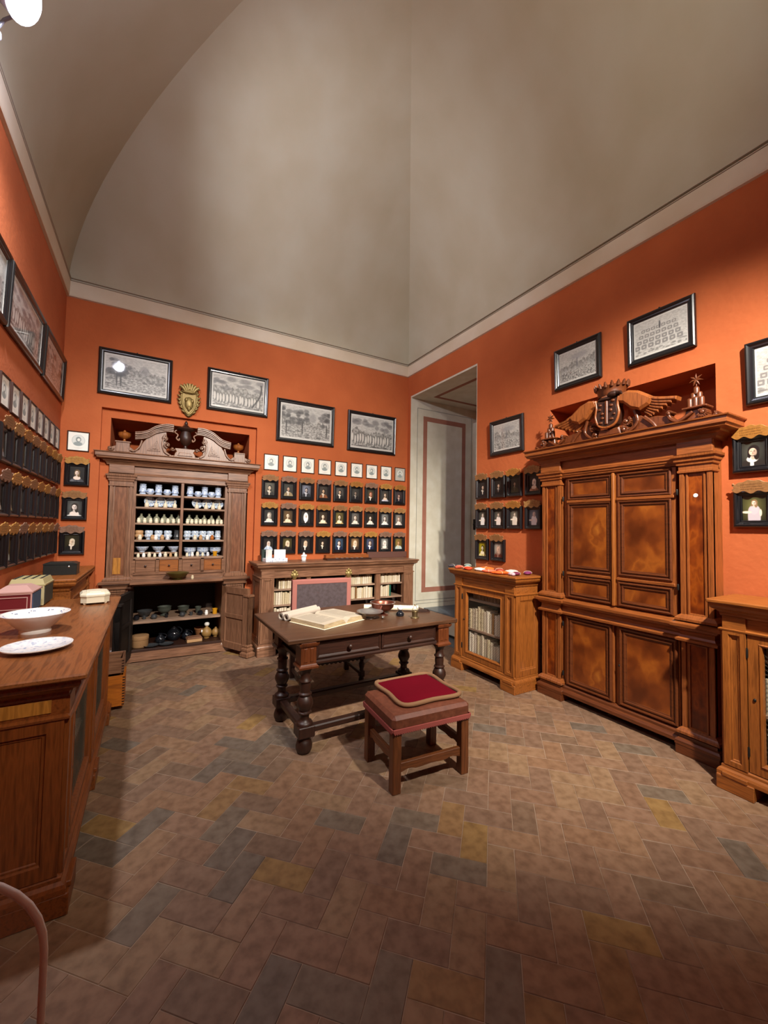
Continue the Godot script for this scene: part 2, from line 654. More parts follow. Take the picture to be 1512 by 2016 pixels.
func glazed(m: StandardMaterial3D) -> StandardMaterial3D:
	m.clearcoat_enabled = true
	m.clearcoat = 1.0
	m.clearcoat_roughness = 0.03
	return m


# ---------------------------------------------------------------- flat pictures
func blob(im: Image, r: Rect2i, c: Vector2, rad: Vector2, col: Color, soft := 0.25, power := 2.0) -> void:
	var x0 := maxi(r.position.x, int(c.x - rad.x * 1.3))
	var x1 := mini(r.end.x - 1, int(c.x + rad.x * 1.3))
	var y0 := maxi(r.position.y, int(c.y - rad.y * 1.3))
	var y1 := mini(r.end.y - 1, int(c.y + rad.y * 1.3))
	for y in range(y0, y1 + 1):
		for x in range(x0, x1 + 1):
			var d := pow(absf(x - c.x) / rad.x, power) + pow(absf(y - c.y) / rad.y, power)
			var a := clampf((1.0 + soft - d) / (2.0 * soft), 0.0, 1.0) * col.a
			if a > 0.0:
				im.set_pixel(x, y, im.get_pixel(x, y).lerp(Color(col, 1.0), a))


# sitters: background, dress, collar (or -), hair, skin, pose (b bust, w wide gown, h hooded, s small full figure), size
const SITTERS := [
	"6a6450 1c1814 cfc6b4 15100c d9c3a4 b 1.0", "3a3c34 8c7c5a d8d0c0 2a2018 caa488 b 0.9", "9098ac 20242c c8c8d0 2a2a34 c8bcb8 b 0.9",
	"4c4640 7c4a2a d8ccb8 1c140e d8b490 b 0.9", "6c6862 17171a e6e0d4 1a1614 d8bca0 b 0.9", "4c4a46 16161a 9c948a 2a2420 a08c7c b 0.8",
	"57503f 14110e ece4d6 7a4a30 e0a488 b 1.0", "5c5650 c8c8d4 e8e4e0 4c3828 e0c8b0 w 0.9", "5a4a4c 1a1a24 c8a89c 2c1c18 d8b0a0 b 0.8",
	"2c2c28 d8dce0 f0f0f0 8c8274 f0e4d4 w 1.05", "7c5c34 e0c8a4 f4ecdc 5c4428 f4dcbc w 1.05", "3c3a34 1c1c1c f8f8f6 f0f0ee f4e8dc h 1.0",
	"4a3c2c dcc8a0 f4ead8 3c2a1c f8e4c8 w 1.05", "8c7c44 d8b878 f4e8cc 4a3820 f4e0c0 w 1.05", "84807a dcd6c8 f0ece4 5c4c3c f0e0d0 w 1.0",
	"3c342c f0e8dc f8f4ec 3c2c20 f4e4d4 w 0.9", "a8a8a4 f0f0f0 ffffff 4c4438 f4e8e0 w 1.0", "a8a29a f0e0d8 f8f0e8 7c5c44 f4e4d8 w 0.9",
	"2c2018 b4c4d8 f0f4f8 c8bcb0 e8c8b0 b 0.8", "6c5c28 181410 2a2018 e0d0b0 ecccac b 1.0", "3c3630 17120e f0e4d8 c8ae90 e8ccac b 0.95",
	"24201c 15110e f0e0cc 3a2c20 f0d8bc b 0.8", "4c6a8c 182440 f4ecec 3c2c24 f8e4d8 b 1.0", "b48a5c 3c2c24 f4e8dc d8c0a4 f0d8bc b 1.05",
	"5c6484 1c2440 f0f0f4 4c3c34 e8d4c8 b 1.0", "b4b2aa 8c857c fcfcfa ece4dc f4e4d8 w 1.0", "a88a44 b8c8c4 d4c8a8 6c4c28 d8a878 b 0.9",
	"2c2a28 17161a c8c0b4 1c1612 d0b4a0 b 0.85", "24211f 151416 8c8078 2c2420 c8a890 b 0.75", "3a3c34 3c3a28 5c5a44 1c1a14 b8a488 b 0.75",
	"2a2420 a87858 e8dccc e8e0d4 f4e4cc w 0.9", "5c5a50 e4e0dc f0ece8 8c7c6c e8d8c8 s 1.0", "6c665c e0d4cc f0e8e0 5c4c40 e8d0c0 s 1.0",
	"7c7668 d8ccbc f0ece0 7c6c58 f0e0cc s 0.9", "8c98a8 f0f4f8 ffffff b8b0a4 f0e4dc s 1.05", "c8b41c e8d890 f4ecd0 3c3414 f4e8c8 w 0.9",
	"c8bcac 5c2c20 8c6c5c a88a78 d8b49c b 1.1", "4c4e44 26221e e4e0d8 1c1512 dcbca4 b 1.15", "6c6a3c c0b4bc dcd0d0 8c6c4c f0d8c0 s 1.0",
	"25211d 4c4c52 e8e8ea 6c5434 f0d8c4 w 0.9", "6c6c68 e0e0dc f4f2ec 38302a f0e0d4 w 1.15", "3c3418 14120e e8d8c4 d8c8b0 ecd0b0 b 0.85",
]


func sitter(im: Image, r: Rect2i, spec: String) -> void:
	var s := spec.split(" ")
	var bg := Color(s[0])
	var k := float(s[6]) * 1.34
	var w := float(r.size.x)
	var h := float(r.size.y)
	var o := Vector2(r.position)
	for y in r.size.y:
		for x in r.size.x:
			var d := Vector2((x / w - 0.42) * 1.2, y / h - 0.42).length()
			im.set_pixel(r.position.x + x, r.position.y + y, bg.darkened(clampf(d * 0.95 - 0.05, 0.0, 0.65)))
	var dress := Color(s[1])
	var collar := Color(s[2])
	var hair := Color(s[3])
	var skin := Color(s[4])
	var cx := 0.48 * w
	var fy := 0.4
	var pose := s[5]
	if pose == "s":
		k *= 0.62
		fy = 0.27
	var fr := Vector2(0.098 * w, 0.098 * h) * k
	var f := o + Vector2(cx, fy * h)
	var P := func(x: float, y: float) -> Vector2: return f + Vector2(x * w, y * h) * k
	if pose == "s":
		blob(im, r, o + Vector2(cx, h * 0.78), Vector2(w * 0.25, h * 0.4), dress, 0.12, 3.0)
		blob(im, r, P.call(0, 0.36), Vector2(w * 0.2, h * 0.2) * k, dress.lightened(0.1), 0.2)
		blob(im, r, P.call(-0.36, 0.45), Vector2(w * 0.2, h * 0.05), skin, 0.3)
		blob(im, r, P.call(0.3, 0.48), Vector2(w * 0.05, h * 0.14), skin, 0.3)
	elif pose == "w":
		blob(im, r, P.call(0, 0.62), Vector2(w * 0.4, h * 0.34) * k, dress, 0.12, 2.4)
		blob(im, r, P.call(-0.26, 0.55), Vector2(w * 0.12, h * 0.2) * k, dress.lightened(0.15), 0.3)
		blob(im, r, P.call(0.26, 0.55), Vector2(w * 0.12, h * 0.2) * k, dress.darkened(0.2), 0.3)
		blob(im, r, P.call(0, 0.28), Vector2(w * 0.2, h * 0.1) * k, skin, 0.2)
		blob(im, r, P.call(0, 0.6), Vector2(w * 0.05, h * 0.22) * k, dress.darkened(0.3), 0.4)
	else:
		blob(im, r, P.call(0, 0.62), Vector2(w * 0.42, h * 0.42) * k, dress, 0.12, 2.4)
		blob(im, r, P.call(-0.02, 0.2), Vector2(w * 0.15, h * 0.085) * k, collar, 0.2)
		blob(im, r, P.call(-0.03, 0.34), Vector2(w * 0.05, h * 0.12) * k, collar, 0.3)
	blob(im, r, P.call(0, 0.13), Vector2(w * 0.06, h * 0.09) * k, skin.darkened(0.12), 0.3)
	if pose == "h":
		blob(im, r, P.call(0, 0.08), Vector2(w * 0.19, h * 0.3) * k, hair, 0.15)
	else:
		blob(im, r, P.call(0.015, -0.02), fr * Vector2(1.55, 1.45), hair, 0.2)
		blob(im, r, P.call(0.09, 0.1), Vector2(w * 0.07, h * 0.13) * k, hair, 0.25)
		blob(im, r, P.call(-0.1, 0.07), Vector2(w * 0.045, h * 0.1) * k, hair, 0.25)
	blob(im, r, P.call(-0.01, 0.01), fr, skin, 0.12)
	blob(im, r, P.call(0.05, 0.03), fr * Vector2(0.5, 0.8), skin.darkened(0.22), 0.5)
	for e in [-0.05, 0.035]:
		blob(im, r, P.call(e, -0.005), Vector2(w * 0.018, h * 0.01) * k, Color(0.18, 0.12, 0.1, 0.8), 0.5)
	blob(im, r, P.call(-0.012, 0.03), Vector2(w * 0.01, h * 0.03) * k, skin.darkened(0.35), 0.6)
	blob(im, r, P.call(-0.01, 0.07), Vector2(w * 0.028, h * 0.008) * k, Color(0.55, 0.25, 0.2, 0.8), 0.5)


func portrait_atlas() -> ImageTexture:
	var im := Image.create(8 * 72, 6 * 92, false, Image.FORMAT_RGB8)
	for i in SITTERS.size():
		sitter(im, Rect2i((i % 8) * 72, (i / 8) * 92, 72, 92), SITTERS[i])
	return ImageTexture.create_from_image(im)


func cell(i: int, across: int, down: int) -> Rect2:
	return Rect2(float(i % across) / across + 0.002, float(i / across) / down + 0.002, 1.0 / across - 0.004, 1.0 / down - 0.004)


# engravings: a paper margin, a sky, hills, trees, figures, buildings
func print_atlas() -> ImageTexture:
	var W := 240
	var H := 152
	var im := Image.create(W * 4, H * 3, false, Image.FORMAT_RGB8)
	var f := FastNoiseLite.new()
	f.seed = 77
	f.frequency = 0.05
	f.fractal_octaves = 4
	var fine := FastNoiseLite.new()
	fine.seed = 78
	fine.frequency = 0.28
	fine.fractal_octaves = 2
	# per print: ground line, hill height, tone, kind
	var kinds := ["tree", "procession", "grove", "figures", "plan", "tents", "plan", "town", "tents", "plan", "grove", "figures"]
	for i in 12:
		var kind: String = kinds[i]
		var o := Vector2i((i % 4) * W, (i / 4) * H)
		var gd := RandomNumberGenerator.new()
		gd.seed = 500 + i
		for y in H:
			for x in W:
				var px := o.x + x
				var py := o.y + y
				var g := 0.8
				if x > 7 and x < W - 7 and y > 7 and y < H - 9:
					var u := float(x) / W
					var t := float(y) / H
					g = 0.72 + 0.10 * f.get_noise_2d(px, py * 2.0)
					var ridge := 0.42 + 0.16 * f.get_noise_2d(x * 0.6, 300.0 + i * 50.0) - 0.08 * sin(u * 3.0 + i)
					if t > ridge and kind != "plan":
						g = 0.56 + 0.26 * f.get_noise_2d(px * 1.2, py * 1.2)
					if t > 0.62 and kind != "plan":
						g = 0.62 + 0.30 * f.get_noise_2d(px * 1.4, py * 2.4)
					g += 0.10 * fine.get_noise_2d(px, py)
				im.set_pixel(px, py, Color(g * 0.97, g * 0.965, g * 0.94))
		var r := Rect2i(o + Vector2i(8, 8), Vector2i(W - 16, H - 18))
		var F := Vector2(o)
		match kind:
			"tree", "grove":
				var spots := [0.2, 0.26] if kind == "tree" else [0.12, 0.42, 0.9]
				for sx in spots:
					for k in 16:
						var q := F + Vector2((sx + gd.randf_range(-0.13, 0.13)) * W, gd.randf_range(0.14, 0.55) * H)
						blob(im, r, q, Vector2(gd.randf_range(8, 17), gd.randf_range(5, 10)), Color(0.24, 0.24, 0.25, 0.5), 0.5)
					blob(im, r, F + Vector2(sx * W, 0.66 * H), Vector2(3, 30), Color(0.22, 0.22, 0.22, 0.8), 0.3)
				blob(im, r, F + Vector2(0.62 * W, 0.34 * H), Vector2(16, 20), Color(0.5, 0.5, 0.5, 0.6), 0.5)
				for k in 16:
					blob(im, r, F + Vector2(gd.randf() * W, gd.randf_range(0.62, 0.92) * H), Vector2(gd.randf_range(5, 16), gd.randf_range(2, 5)), Color(0.3, 0.3, 0.3, 0.5), 0.5)
			"procession", "figures":
				for k in 14:
					blob(im, r, F + Vector2(gd.randf() * W, gd.randf_range(0.12, 0.42) * H), Vector2(gd.randf_range(10, 26), gd.randf_range(6, 12)), Color(0.36, 0.36, 0.37, 0.5), 0.5)
				for k in 15:
					var q := F + Vector2((0.06 + 0.058 * k + gd.randf_range(-0.01, 0.01)) * W, gd.randf_range(0.66, 0.74) * H)
					blob(im, r, q + Vector2(3, 2), Vector2(7, 22), Color(0.3, 0.3, 0.3, 0.7), 0.4)
					blob(im, r, q, Vector2(5, 19), Color(0.82, 0.81, 0.78, 0.9), 0.3)
					blob(im, r, q - Vector2(0, 21), Vector2(3, 4), Color(0.45, 0.44, 0.42, 0.9), 0.3)
				for k in 10:
					blob(im, r, F + Vector2(gd.randf() * W, 0.92 * H), Vector2(gd.randf_range(8, 20), 5), Color(0.28, 0.28, 0.28, 0.5), 0.5)
				if i == 1:
					for k in 22:
						blob(im, r, F + Vector2((0.76 + 0.17 * sin(k * 0.09)) * W, (0.86 - k * 0.033) * H), Vector2(4, 4), Color(0.22, 0.22, 0.22, 0.8), 0.4)
			"plan":
				for row in 4:
					for col in 7:
						var sk := 0.16 - row * 0.04
						var q := F + Vector2((sk + col * (0.093 + row * 0.012)) * W + 8, (0.3 + row * 0.14) * H)
						blob(im, r, q, Vector2(9 + row, 6 + row), Color(0.42, 0.42, 0.42, 0.75), 0.12, 6.0)
						blob(im, r, q, Vector2(5, 3), Color(0.72, 0.71, 0.68, 0.8), 0.2, 6.0)
				for k in 30:
					blob(im, r, F + Vector2(gd.randf() * W, gd.randf_range(0.8, 0.93) * H), Vector2(gd.randf_range(4, 12), 3), Color(0.45, 0.45, 0.44, 0.6), 0.4)
				blob(im, r, F + Vector2(0.5 * W, 0.26 * H), Vector2(4, 16), Color(0.32, 0.32, 0.33, 0.9), 0.2)
			_:
				for k in 9:
					var q := F + Vector2((0.1 + k * 0.1) * W, gd.randf_range(0.52, 0.6) * H)
					for j in 7:
						blob(im, r, q + Vector2(0, j * 4.0 - 14.0), Vector2(3 + j * 1.6, 3), Color(0.48 + 0.03 * j, 0.48 + 0.03 * j, 0.47 + 0.03 * j, 0.7), 0.2)
				for k in 40:
					blob(im, r, F + Vector2(gd.randf() * W, gd.randf_range(0.7, 0.92) * H), Vector2(2, gd.randf_range(3, 7)), Color(0.25, 0.25, 0.26, 0.7), 0.4)
				blob(im, r, F + Vector2(0.55 * W, 0.25 * H), Vector2(60, 14), Color(0.55, 0.55, 0.56, 0.6), 0.6)
				blob(im, r, F + Vector2(0.5 * W, 0.45 * H), Vector2(4, 24), Color(0.4, 0.4, 0.42, 0.8), 0.3)
	return ImageTexture.create_from_image(im)


# small engraved heads in ovals on pale paper
func oval_atlas() -> ImageTexture:
	var im := Image.create(4 * 96, 2 * 120, false, Image.FORMAT_RGB8)
	im.fill(Color(0.93, 0.92, 0.88))
	for i in 8:
		var r := Rect2i((i % 4) * 96, (i / 4) * 120, 96, 120)
		var o := Vector2(r.position)
		if i == 7:
			im.fill_rect(r, Color(0.72, 0.7, 0.66))
		var ink := Color(0.45, 0.5, 0.5)
		blob(im, r, o + Vector2(48, 54), Vector2(30, 36), Color(0.62, 0.66, 0.66, 0.7), 0.05)
		blob(im, r, o + Vector2(48, 54), Vector2(28, 34), Color(0.86, 0.87, 0.84, 0.85), 0.05)
		blob(im, r, o + Vector2(46 + i % 3 * 2, 76), Vector2(20, 13), Color(ink, 0.75), 0.3)
		blob(im, r, o + Vector2(48, 48), Vector2(12, 17), Color(ink.darkened(0.2), 0.7), 0.3)
		blob(im, r, o + Vector2(46 + i % 2 * 3, 50), Vector2(7, 10), Color(0.88, 0.88, 0.84), 0.3)
		for k in 3:
			blob(im, r, o + Vector2(48, 98 + k * 5), Vector2(22 - k * 4, 0.9), Color(0.6, 0.62, 0.6, 0.6), 0.4)
	return ImageTexture.create_from_image(im)


# worn gold strokes of a name on a painted label; no letters can be made out
func scroll_texture() -> ImageTexture:
	var im := Image.create(128, 48, false, Image.FORMAT_RGB8)
	var f := FastNoiseLite.new()
	f.seed = 5
	f.frequency = 0.06
	for y in 48:
		for x in 128:
			var g := 0.88 + 0.14 * f.get_noise_2d(x, y * 2.0)
			im.set_pixel(x, y, Color(g, g, g))
	var r := Rect2i(0, 0, 128, 48)
	for k in 3:
		var x := 30.0
		while x < 96.0:
			blob(im, r, Vector2(x, 15 + k * 8.5), Vector2(1.6, 2.4), Color(0.5, 0.42, 0.3, 0.55), 0.5)
			x += 3.4 + 2.0 * absf(sin(x * 1.7 + k))
	return ImageTexture.create_from_image(im)


# a printed page: grey lines of type too small to read
func page_texture() -> ImageTexture:
	var im := Image.create(128, 160, false, Image.FORMAT_RGB8)
	im.fill(Color(0.9, 0.87, 0.81))
	for line in 24:
		for x in range(14, 114):
			var g := 0.66 + 0.16 * sin(x * 2.3 + line * 5.1) * sin(x * 0.7 + line)
			if line in [0, 9, 17] and x > 70:
				continue
			for y in 2:
				im.set_pixel(x, 16 + line * 5 + y, Color(g, g * 0.97, g * 0.91))
	return ImageTexture.create_from_image(im)


# ---------------------------------------------------------------- the setting
# a wall slab with rectangular openings; axis "x": u runs along z, "z": u runs along x
func slab(mb: MB, axis: String, u0: float, u1: float, v0: float, v1: float, w0: float, w1: float, holes: Array) -> void:
	var us := [u0, u1]
	var vs := [v0, v1]
	for h in holes:
		us.append_array([clampf(h.position.x, u0, u1), clampf(h.end.x, u0, u1)])
		vs.append_array([clampf(h.position.y, v0, v1), clampf(h.end.y, v0, v1)])
	us.sort()
	vs.sort()
	for i in us.size() - 1:
		if us[i + 1] - us[i] < 1e-5:
			continue
		var start := -1.0
		for j in vs.size():
			var open := true
			if j < vs.size() - 1 and vs[j + 1] - vs[j] > 1e-5:
				open = false
				var c := Vector2((us[i] + us[i + 1]) * 0.5, (vs[j] + vs[j + 1]) * 0.5)
				for h in holes:
					if h.has_point(c):
						open = true
			elif j < vs.size() - 1:
				continue
			if open:
				if start >= v0:
					if axis == "x":
						mb.box(w0, start, us[i], w1, vs[j], us[i + 1])
					else:
						mb.box(us[i], start, w0, us[i + 1], vs[j], w1)
				start = -1.0
			elif start < v0:
				start = vs[j]


func hole(u0: float, v0: float, u1: float, v1: float) -> Rect2:
	return Rect2(u0, v0, u1 - u0, v1 - v0)


func room() -> void:
	var top := 6.2
	# back wall with its stepped recess for the apothecary cabinet
	var b := MB.new()
	slab(b, "z", WALL_L - 0.4, 0.35, 0.0, top, -0.055, 0.0, [hole(-4.0, -1, -2.335, 2.83)])
	slab(b, "z", WALL_L - 0.4, 0.35, 0.0, top, -0.75, -0.055, [hole(-3.915, -1, -2.42, 2.735)])
	b.box(WALL_L - 0.4, 0, -0.95, 0.35, top, -0.75)
	struct("wall_back", b, M.wall)
	# right wall: window embrasure, shallow niche behind the tall cupboard
	b = MB.new()
	var win := hole(0.08, -1, 1.585, 3.645)
	slab(b, "x", -0.95, ROOM_D + 0.4, 0.0, top, 0.0, 0.3, [win, hole(2.655, -1, 4.045, 2.78)])
	slab(b, "x", -0.95, ROOM_D + 0.4, 0.0, top, 0.3, 1.42, [win])
	slab(b, "x", -0.95, ROOM_D + 0.4, 0.0, top, 1.42, 1.6, [hole(0.3, 0.9, 1.4, 3.3)])
	struct("wall_right", b, M.wall)
	b = MB.new()
	b.box(WALL_L - 0.4, 0, -0.95, WALL_L, top, ROOM_D + 0.4)
	struct("wall_left", b, M.wall)
	b = MB.new()
	b.box(WALL_L, 0, ROOM_D, 0, top, ROOM_D + 0.4)
	struct("wall_front", b, M.wall)
	vault(top)
	# painted moulding where the vault springs
	b = MB.new()
	var plan := [V2(WALL_L, 0), V2(0, 0), V2(0, ROOM_D), V2(WALL_L, ROOM_D)]
	b.sweep(plan, [V2(0, 3.965), V2(0.022, 3.97), V2(0.026, 3.985), V2(0.03, 4.12), V2(0.03, 4.128)], true)
	struct("trim_1", b, M.trim)
	b = MB.new()
	for y in [4.13, 4.158]:
		b.sweep(plan, [V2(0.02, y), V2(0.034, y + 0.002), V2(0.035, y + 0.007), V2(0.02, y + 0.009)], true)
	struct("trim_2", b, M.trimline)
	embrasure()
	# painted dado strip on the right wall, seen between the small bookcase and the cupboard
	b = MB.new()
	b.box(-0.025, 0, 1.6, 0.0, 0.43, 2.655)
	var bb := struct("baseboard_right", b, M.base)
	b = MB.new()
	for r in [[2.4, 0.12, 2.52, 0.30], [2.545, 0.12, 2.625, 0.30]]:
		b.box(-0.029, r[1], r[0], -0.02, r[3], r[2], 0.002)
	struct("panel", b, M.base2, bb)
	for y in [0.06, 0.36, 0.40]:
		b = MB.new()
		b.box(-0.033, y, 1.6, -0.02, y + 0.012, 2.655, 0.003)
		struct("bead", b, M.base2, bb)
	floor_bricks()


func vault_at(along: float, phi: float, side: int) -> Vector3:
	var t := 1.0 - cos(phi)
	var y := SPRING + RISE * sin(phi)
	var hw := -WALL_L * 0.5
	var hd := ROOM_D * 0.5
	match side:
		0: return Vector3(lerpf(WALL_L + hw * t, -hw * t, along), y, hd * t)
		1: return Vector3(-hw * t, y, lerpf(hd * t, ROOM_D - hd * t, along))
		2: return Vector3(lerpf(-hw * t, WALL_L + hw * t, along), y, ROOM_D - hd * t)
	return Vector3(WALL_L + hw * t, y, lerpf(ROOM_D - hd * t, hd * t, along))


func vault(top: float) -> void:
	var b := MB.new()
	var N := 20
	for side in 4:
		for i in N:
			var p0 := PI / 2 * i / N
			var p1 := PI / 2 * (i + 1) / N
			var inward: Vector3 = [Vector3(0, 0, 1), Vector3(-1, 0, 0), Vector3(0, 0, -1), Vector3(1, 0, 0)][side]
			var half := ROOM_D * 0.5 if side % 2 == 0 else -WALL_L * 0.5
			var n0 := (inward * cos(p0) * RISE - Vector3.UP * sin(p0) * half).normalized()
			var n1 := (inward * cos(p1) * RISE - Vector3.UP * sin(p1) * half).normalized()
			for k in 12:
				var s0 := k / 12.0
				var s1 := (k + 1) / 12.0
				b.squad(vault_at(s0, p0, side), vault_at(s1, p0, side), vault_at(s1, p1, side), vault_at(s0, p1, side), n0, n0, n1, n1)
	b.box(WALL_L - 0.4, top, -0.95, 1.6, top + 0.25, ROOM_D + 0.4)
	struct("ceiling", b, M.vault)


# the deep window bay in the right wall, beside the corner
func embrasure() -> void:
	var w := Node3D.new()
	w.name = numbered("window_1")
	add_child(w, true)
	w.set_meta("kind", "structure")
	var b := MB.new()
	b.box(0.002, 0, 0.06, 1.42, 3.645, 0.092)
	struct("jamb", b, M.reveal, w)
	b = MB.new()
	b.box(0.002, 0, 1.573, 1.42, 3.645, 1.6)
	struct("jamb", b, M.reveal, w)
	b = MB.new()
	b.box(0.002, 3.62, 0.092, 1.42, 3.66, 1.573)
	struct("soffit", b, M.reveal, w)
	# painted stripe frames on jamb and soffit
	b = MB.new()
	b.frame(0.24, 0.55, 1.12, 3.36, [V2(0, 0.092), V2(0, 0.0945), V2(0.075, 0.0945), V2(0.075, 0.092)])
	struct("stripe", b, M.stripe, w)
	b = MB.new()
	b.frame(0.12, 0.42, 1.26, 3.48, [V2(0, 0.092), V2(0, 0.0945), V2(0.01, 0.0945), V2(0.01, 0.092)])
	b.frame(0.145, 0.0, 1.235, 0.38, [V2(0, 0.092), V2(0, 0.0945), V2(0.008, 0.0945), V2(0.008, 0.092)])
	struct("painted_line", b, M.linegrey, w)
	b = MB.new()
	b.xf = Transform3D(Basis(Vector3.RIGHT, PI / 2), Vector3(0, 3.62, 0))
	b.frame(0.28, 0.3, 1.2, 1.36, [V2(0, 0), V2(0, 0.0025), V2(0.06, 0.0025), V2(0.06, 0)])
	struct("stripe", b, M.stripe, w)
	# raised step of the bay, white riser and dark stone top
	b = MB.new()
	b.box(0.3, 0.0, 0.092, 1.42, 0.27, 1.573)
	struct("riser", b, M.reveal, w)
	b = MB.new()
	b.box(0.29, 0.27, 0.092, 1.42, 0.305, 1.573, 0.004)
	struct("step_slab", b, M.slate, w)
	b = MB.new()
	b.box(0.285, 0.0, 0.092, 0.3, 0.03, 1.573)
	struct("skirting", b, M.iron, w)
	b = MB.new()
	b.box(0.0, -0.05, 0.092, 0.285, 0.001, 1.573)
	struct("threshold_slab", b, M.slate, w)
	# sash with six panes
	b = MB.new()
	b.frame(0, 0, 1.1, 2.4, [V2(0, -0.03), V2(0, 0.03), V2(0.07, 0.03), V2(0.07, -0.03)])
	b.box(0.53, 0.05, -0.02, 0.57, 2.35, 0.02)
	for y in [0.8, 1.6]:
		b.box(0.05, y - 0.015, -0.02, 1.05, y + 0.015, 0.02)
	var s := Node3D.new()
	s.name = "sash"
	w.add_child(s, true)
	s.position = Vector3(1.47, 0.9, 0.3)
	s.rotation.y = -PI / 2
	struct("sash_frame", b, M.reveal, s)
	for r in 3:
		for c in 2:
			b = MB.new()
			b.box(0.06 + c * 0.5, 0.05 + r * 0.8, -0.003, 0.54 + c * 0.5, 0.79 + r * 0.8, 0.003)
			struct("pane", b, M.pane, s)
	# shutter folded back against the far end of the jamb, with its iron lock
	b = MB.new()
	b.box(1.29, 0.305, 0.092, 1.335, 3.4, 0.2, 0.004)
	struct("shutter", b, M.reveal, w)
	b = MB.new()
	b.ball(Vector3(1.285, 1.64, 0.15), Vector3(0.025, 0.03, 0.025), 10, 6)
	b.box(1.283, 1.55, 0.12, 1.292, 1.73, 0.18, 0.002)
	struct("shutter_lock", b, M.iron, w)


func eye_depth(p: Vector3) -> Vector3:
	var q: Vector3 = cam.transform.affine_inverse() * p
	return Vector3(756 + 792.7 * q.x / -q.z, 1008 - 792.7 * q.y / -q.z, -q.z)


func floor_bricks() -> void:
	var b := MB.new()
	b.box(WALL_L - 0.4, -0.3, -0.95, 0.4, -0.002, ROOM_D + 0.4)
	var fl := struct("floor", b, M.mortar)
	var W := 0.1255
	var rect := PackedVector2Array([V2(WALL_L, 0), V2(0, 0), V2(0, ROOM_D), V2(WALL_L, ROOM_D)])
	# niche floors behind the wall line
	var e := Vector2(1, 1).normalized()
	var f := Vector2(-1, 1).normalized()
	var at0 := Vector2(-2.178 - 0.07, 4.09)
	var shared := []
	rng.seed = 9
	for k in 5:
		var m := MB.new()
		m.box(-0.1244, -0.03, -0.0617, 0.1244, 0.0 + rng.randf_range(-0.0008, 0.0008), 0.0617, 0.0018)
		shared.append(m)
	var meshes := {}
	var list := []
	for i in range(-40, 41):
		for j in range(-40, 41):
			var ff := posmod(i - j, 4)
			var c := Vector2()
			var across := true
			if ff == 0:
				c = Vector2(i + 1.0, j + 0.5)
			elif ff == 3:
				c = Vector2(i + 0.5, j + 1.0)
				across = false
			else:
				continue
			var p := at0 + (e * c.x + f * c.y) * W
			if p.x < WALL_L - 0.2 or p.x > 0.2 or p.y < -0.2 or p.y > 5.4:
				continue
			var u := e if across else f
			var w := f if across else e
			var poly := PackedVector2Array([p - u * 0.1244 - w * 0.0617, p + u * 0.1244 - w * 0.0617, p + u * 0.1244 + w * 0.0617, p - u * 0.1244 + w * 0.0617])
			var inside := true
			for q in poly:
				if q.x < WALL_L or q.x > 0 or q.y < 0:
					inside = false
			var scr := eye_depth(Vector3(p.x, 0, p.y))
			var vis := scr.z > 0.4 and scr.x > -120 and scr.x < 1630 and scr.y < 2120
			if not vis:
				continue
			list.append({"p": p, "u": u, "poly": poly, "inside": inside, "d": scr.z})
	list.sort_custom(func(x, y): return x.d < y.d)
	var patches := FastNoiseLite.new()
	patches.seed = 4
	patches.frequency = 0.9
	var rest := []
	var rim := MB.new()
	var n := 0
	for it in list:
		var p: Vector2 = it.p
		var g := patches.get_noise_2d(p.x, p.y)
		var tone := rng.randi_range(0, 6)
		var roll := rng.randf()
		# darker grey bricks lie in clusters, ochre ones are scattered in the foreground
		if roll < 0.05 or (p.x < -2.5 and p.y > 2.2 and g > 0.08 and roll < 0.5):
			tone = 7 + rng.randi_range(0, 1)
		elif roll > 0.965 or (p.y > 3.4 and p.x < -2.0 and roll > 0.9):
			tone = 9 + rng.randi_range(0, 1)
		elif roll > 0.86:
			tone = 11
		var turn := atan2(-it.u.y, it.u.x) + (PI if rng.randf() < 0.5 else 0.0) + rng.randf_range(-0.008, 0.008)
		var tilt := Basis(Vector3.UP, turn) * Basis(Vector3.RIGHT, rng.randf_range(-0.006, 0.006)) * Basis(Vector3.BACK, rng.randf_range(-0.003, 0.003))
		var tr := Transform3D(tilt, Vector3(p.x, 0, p.y))
		if it.inside and n >= 295:
			rest.append([tr, tone])
			continue
		if it.inside:
			var key := [rng.randi_range(0, 4), tone]
			if not meshes.has(key):
				meshes[key] = shared[key[0]].mesh(M.bricks[tone])
			var o := MeshInstance3D.new()
			o.mesh = meshes[key]
			o.name = "brick"
			fl.add_child(o, true)
			o.transform = tr
			n += 1
		else:
			var cut := Geometry2D.intersect_polygons(it.poly, rect)
			for poly in cut:
				var m := MB.new() if n < 295 else rim
				m.xf = Transform3D(Basis(Vector3.RIGHT, PI / 2), Vector3.ZERO)
				m.prism(poly, -0.0, 0.03, 0.0)
				# prism runs along +z, which the turn sends to -y
				if n < 295:
					struct("brick", m, M.bricks[tone], fl)
					n += 1
	if rim.v.size():
		struct("brick_border", rim, M.bricks[1], fl).set_meta("kind", "stuff")
	var mm := MultiMesh.new()
	mm.transform_format = MultiMesh.TRANSFORM_3D
	mm.use_colors = true
	mm.mesh = shared[0].mesh(M.brickmix)
	mm.instance_count = rest.size()
	for i in rest.size():
		mm.set_instance_transform(i, rest[i][0])
		mm.set_instance_color(i, M.bricks[rest[i][1]].albedo_color.srgb_to_linear())
	var far := MultiMeshInstance3D.new()
	far.name = "brick_field"
	far.multimesh = mm
	fl.add_child(far, true)
	far.set_meta("kind", "stuff")


# ---------------------------------------------------------------- bookcases
func part(parent: Node, called: String, b: MB, m: Material) -> MeshInstance3D:
	return obj(called, b, m, parent)


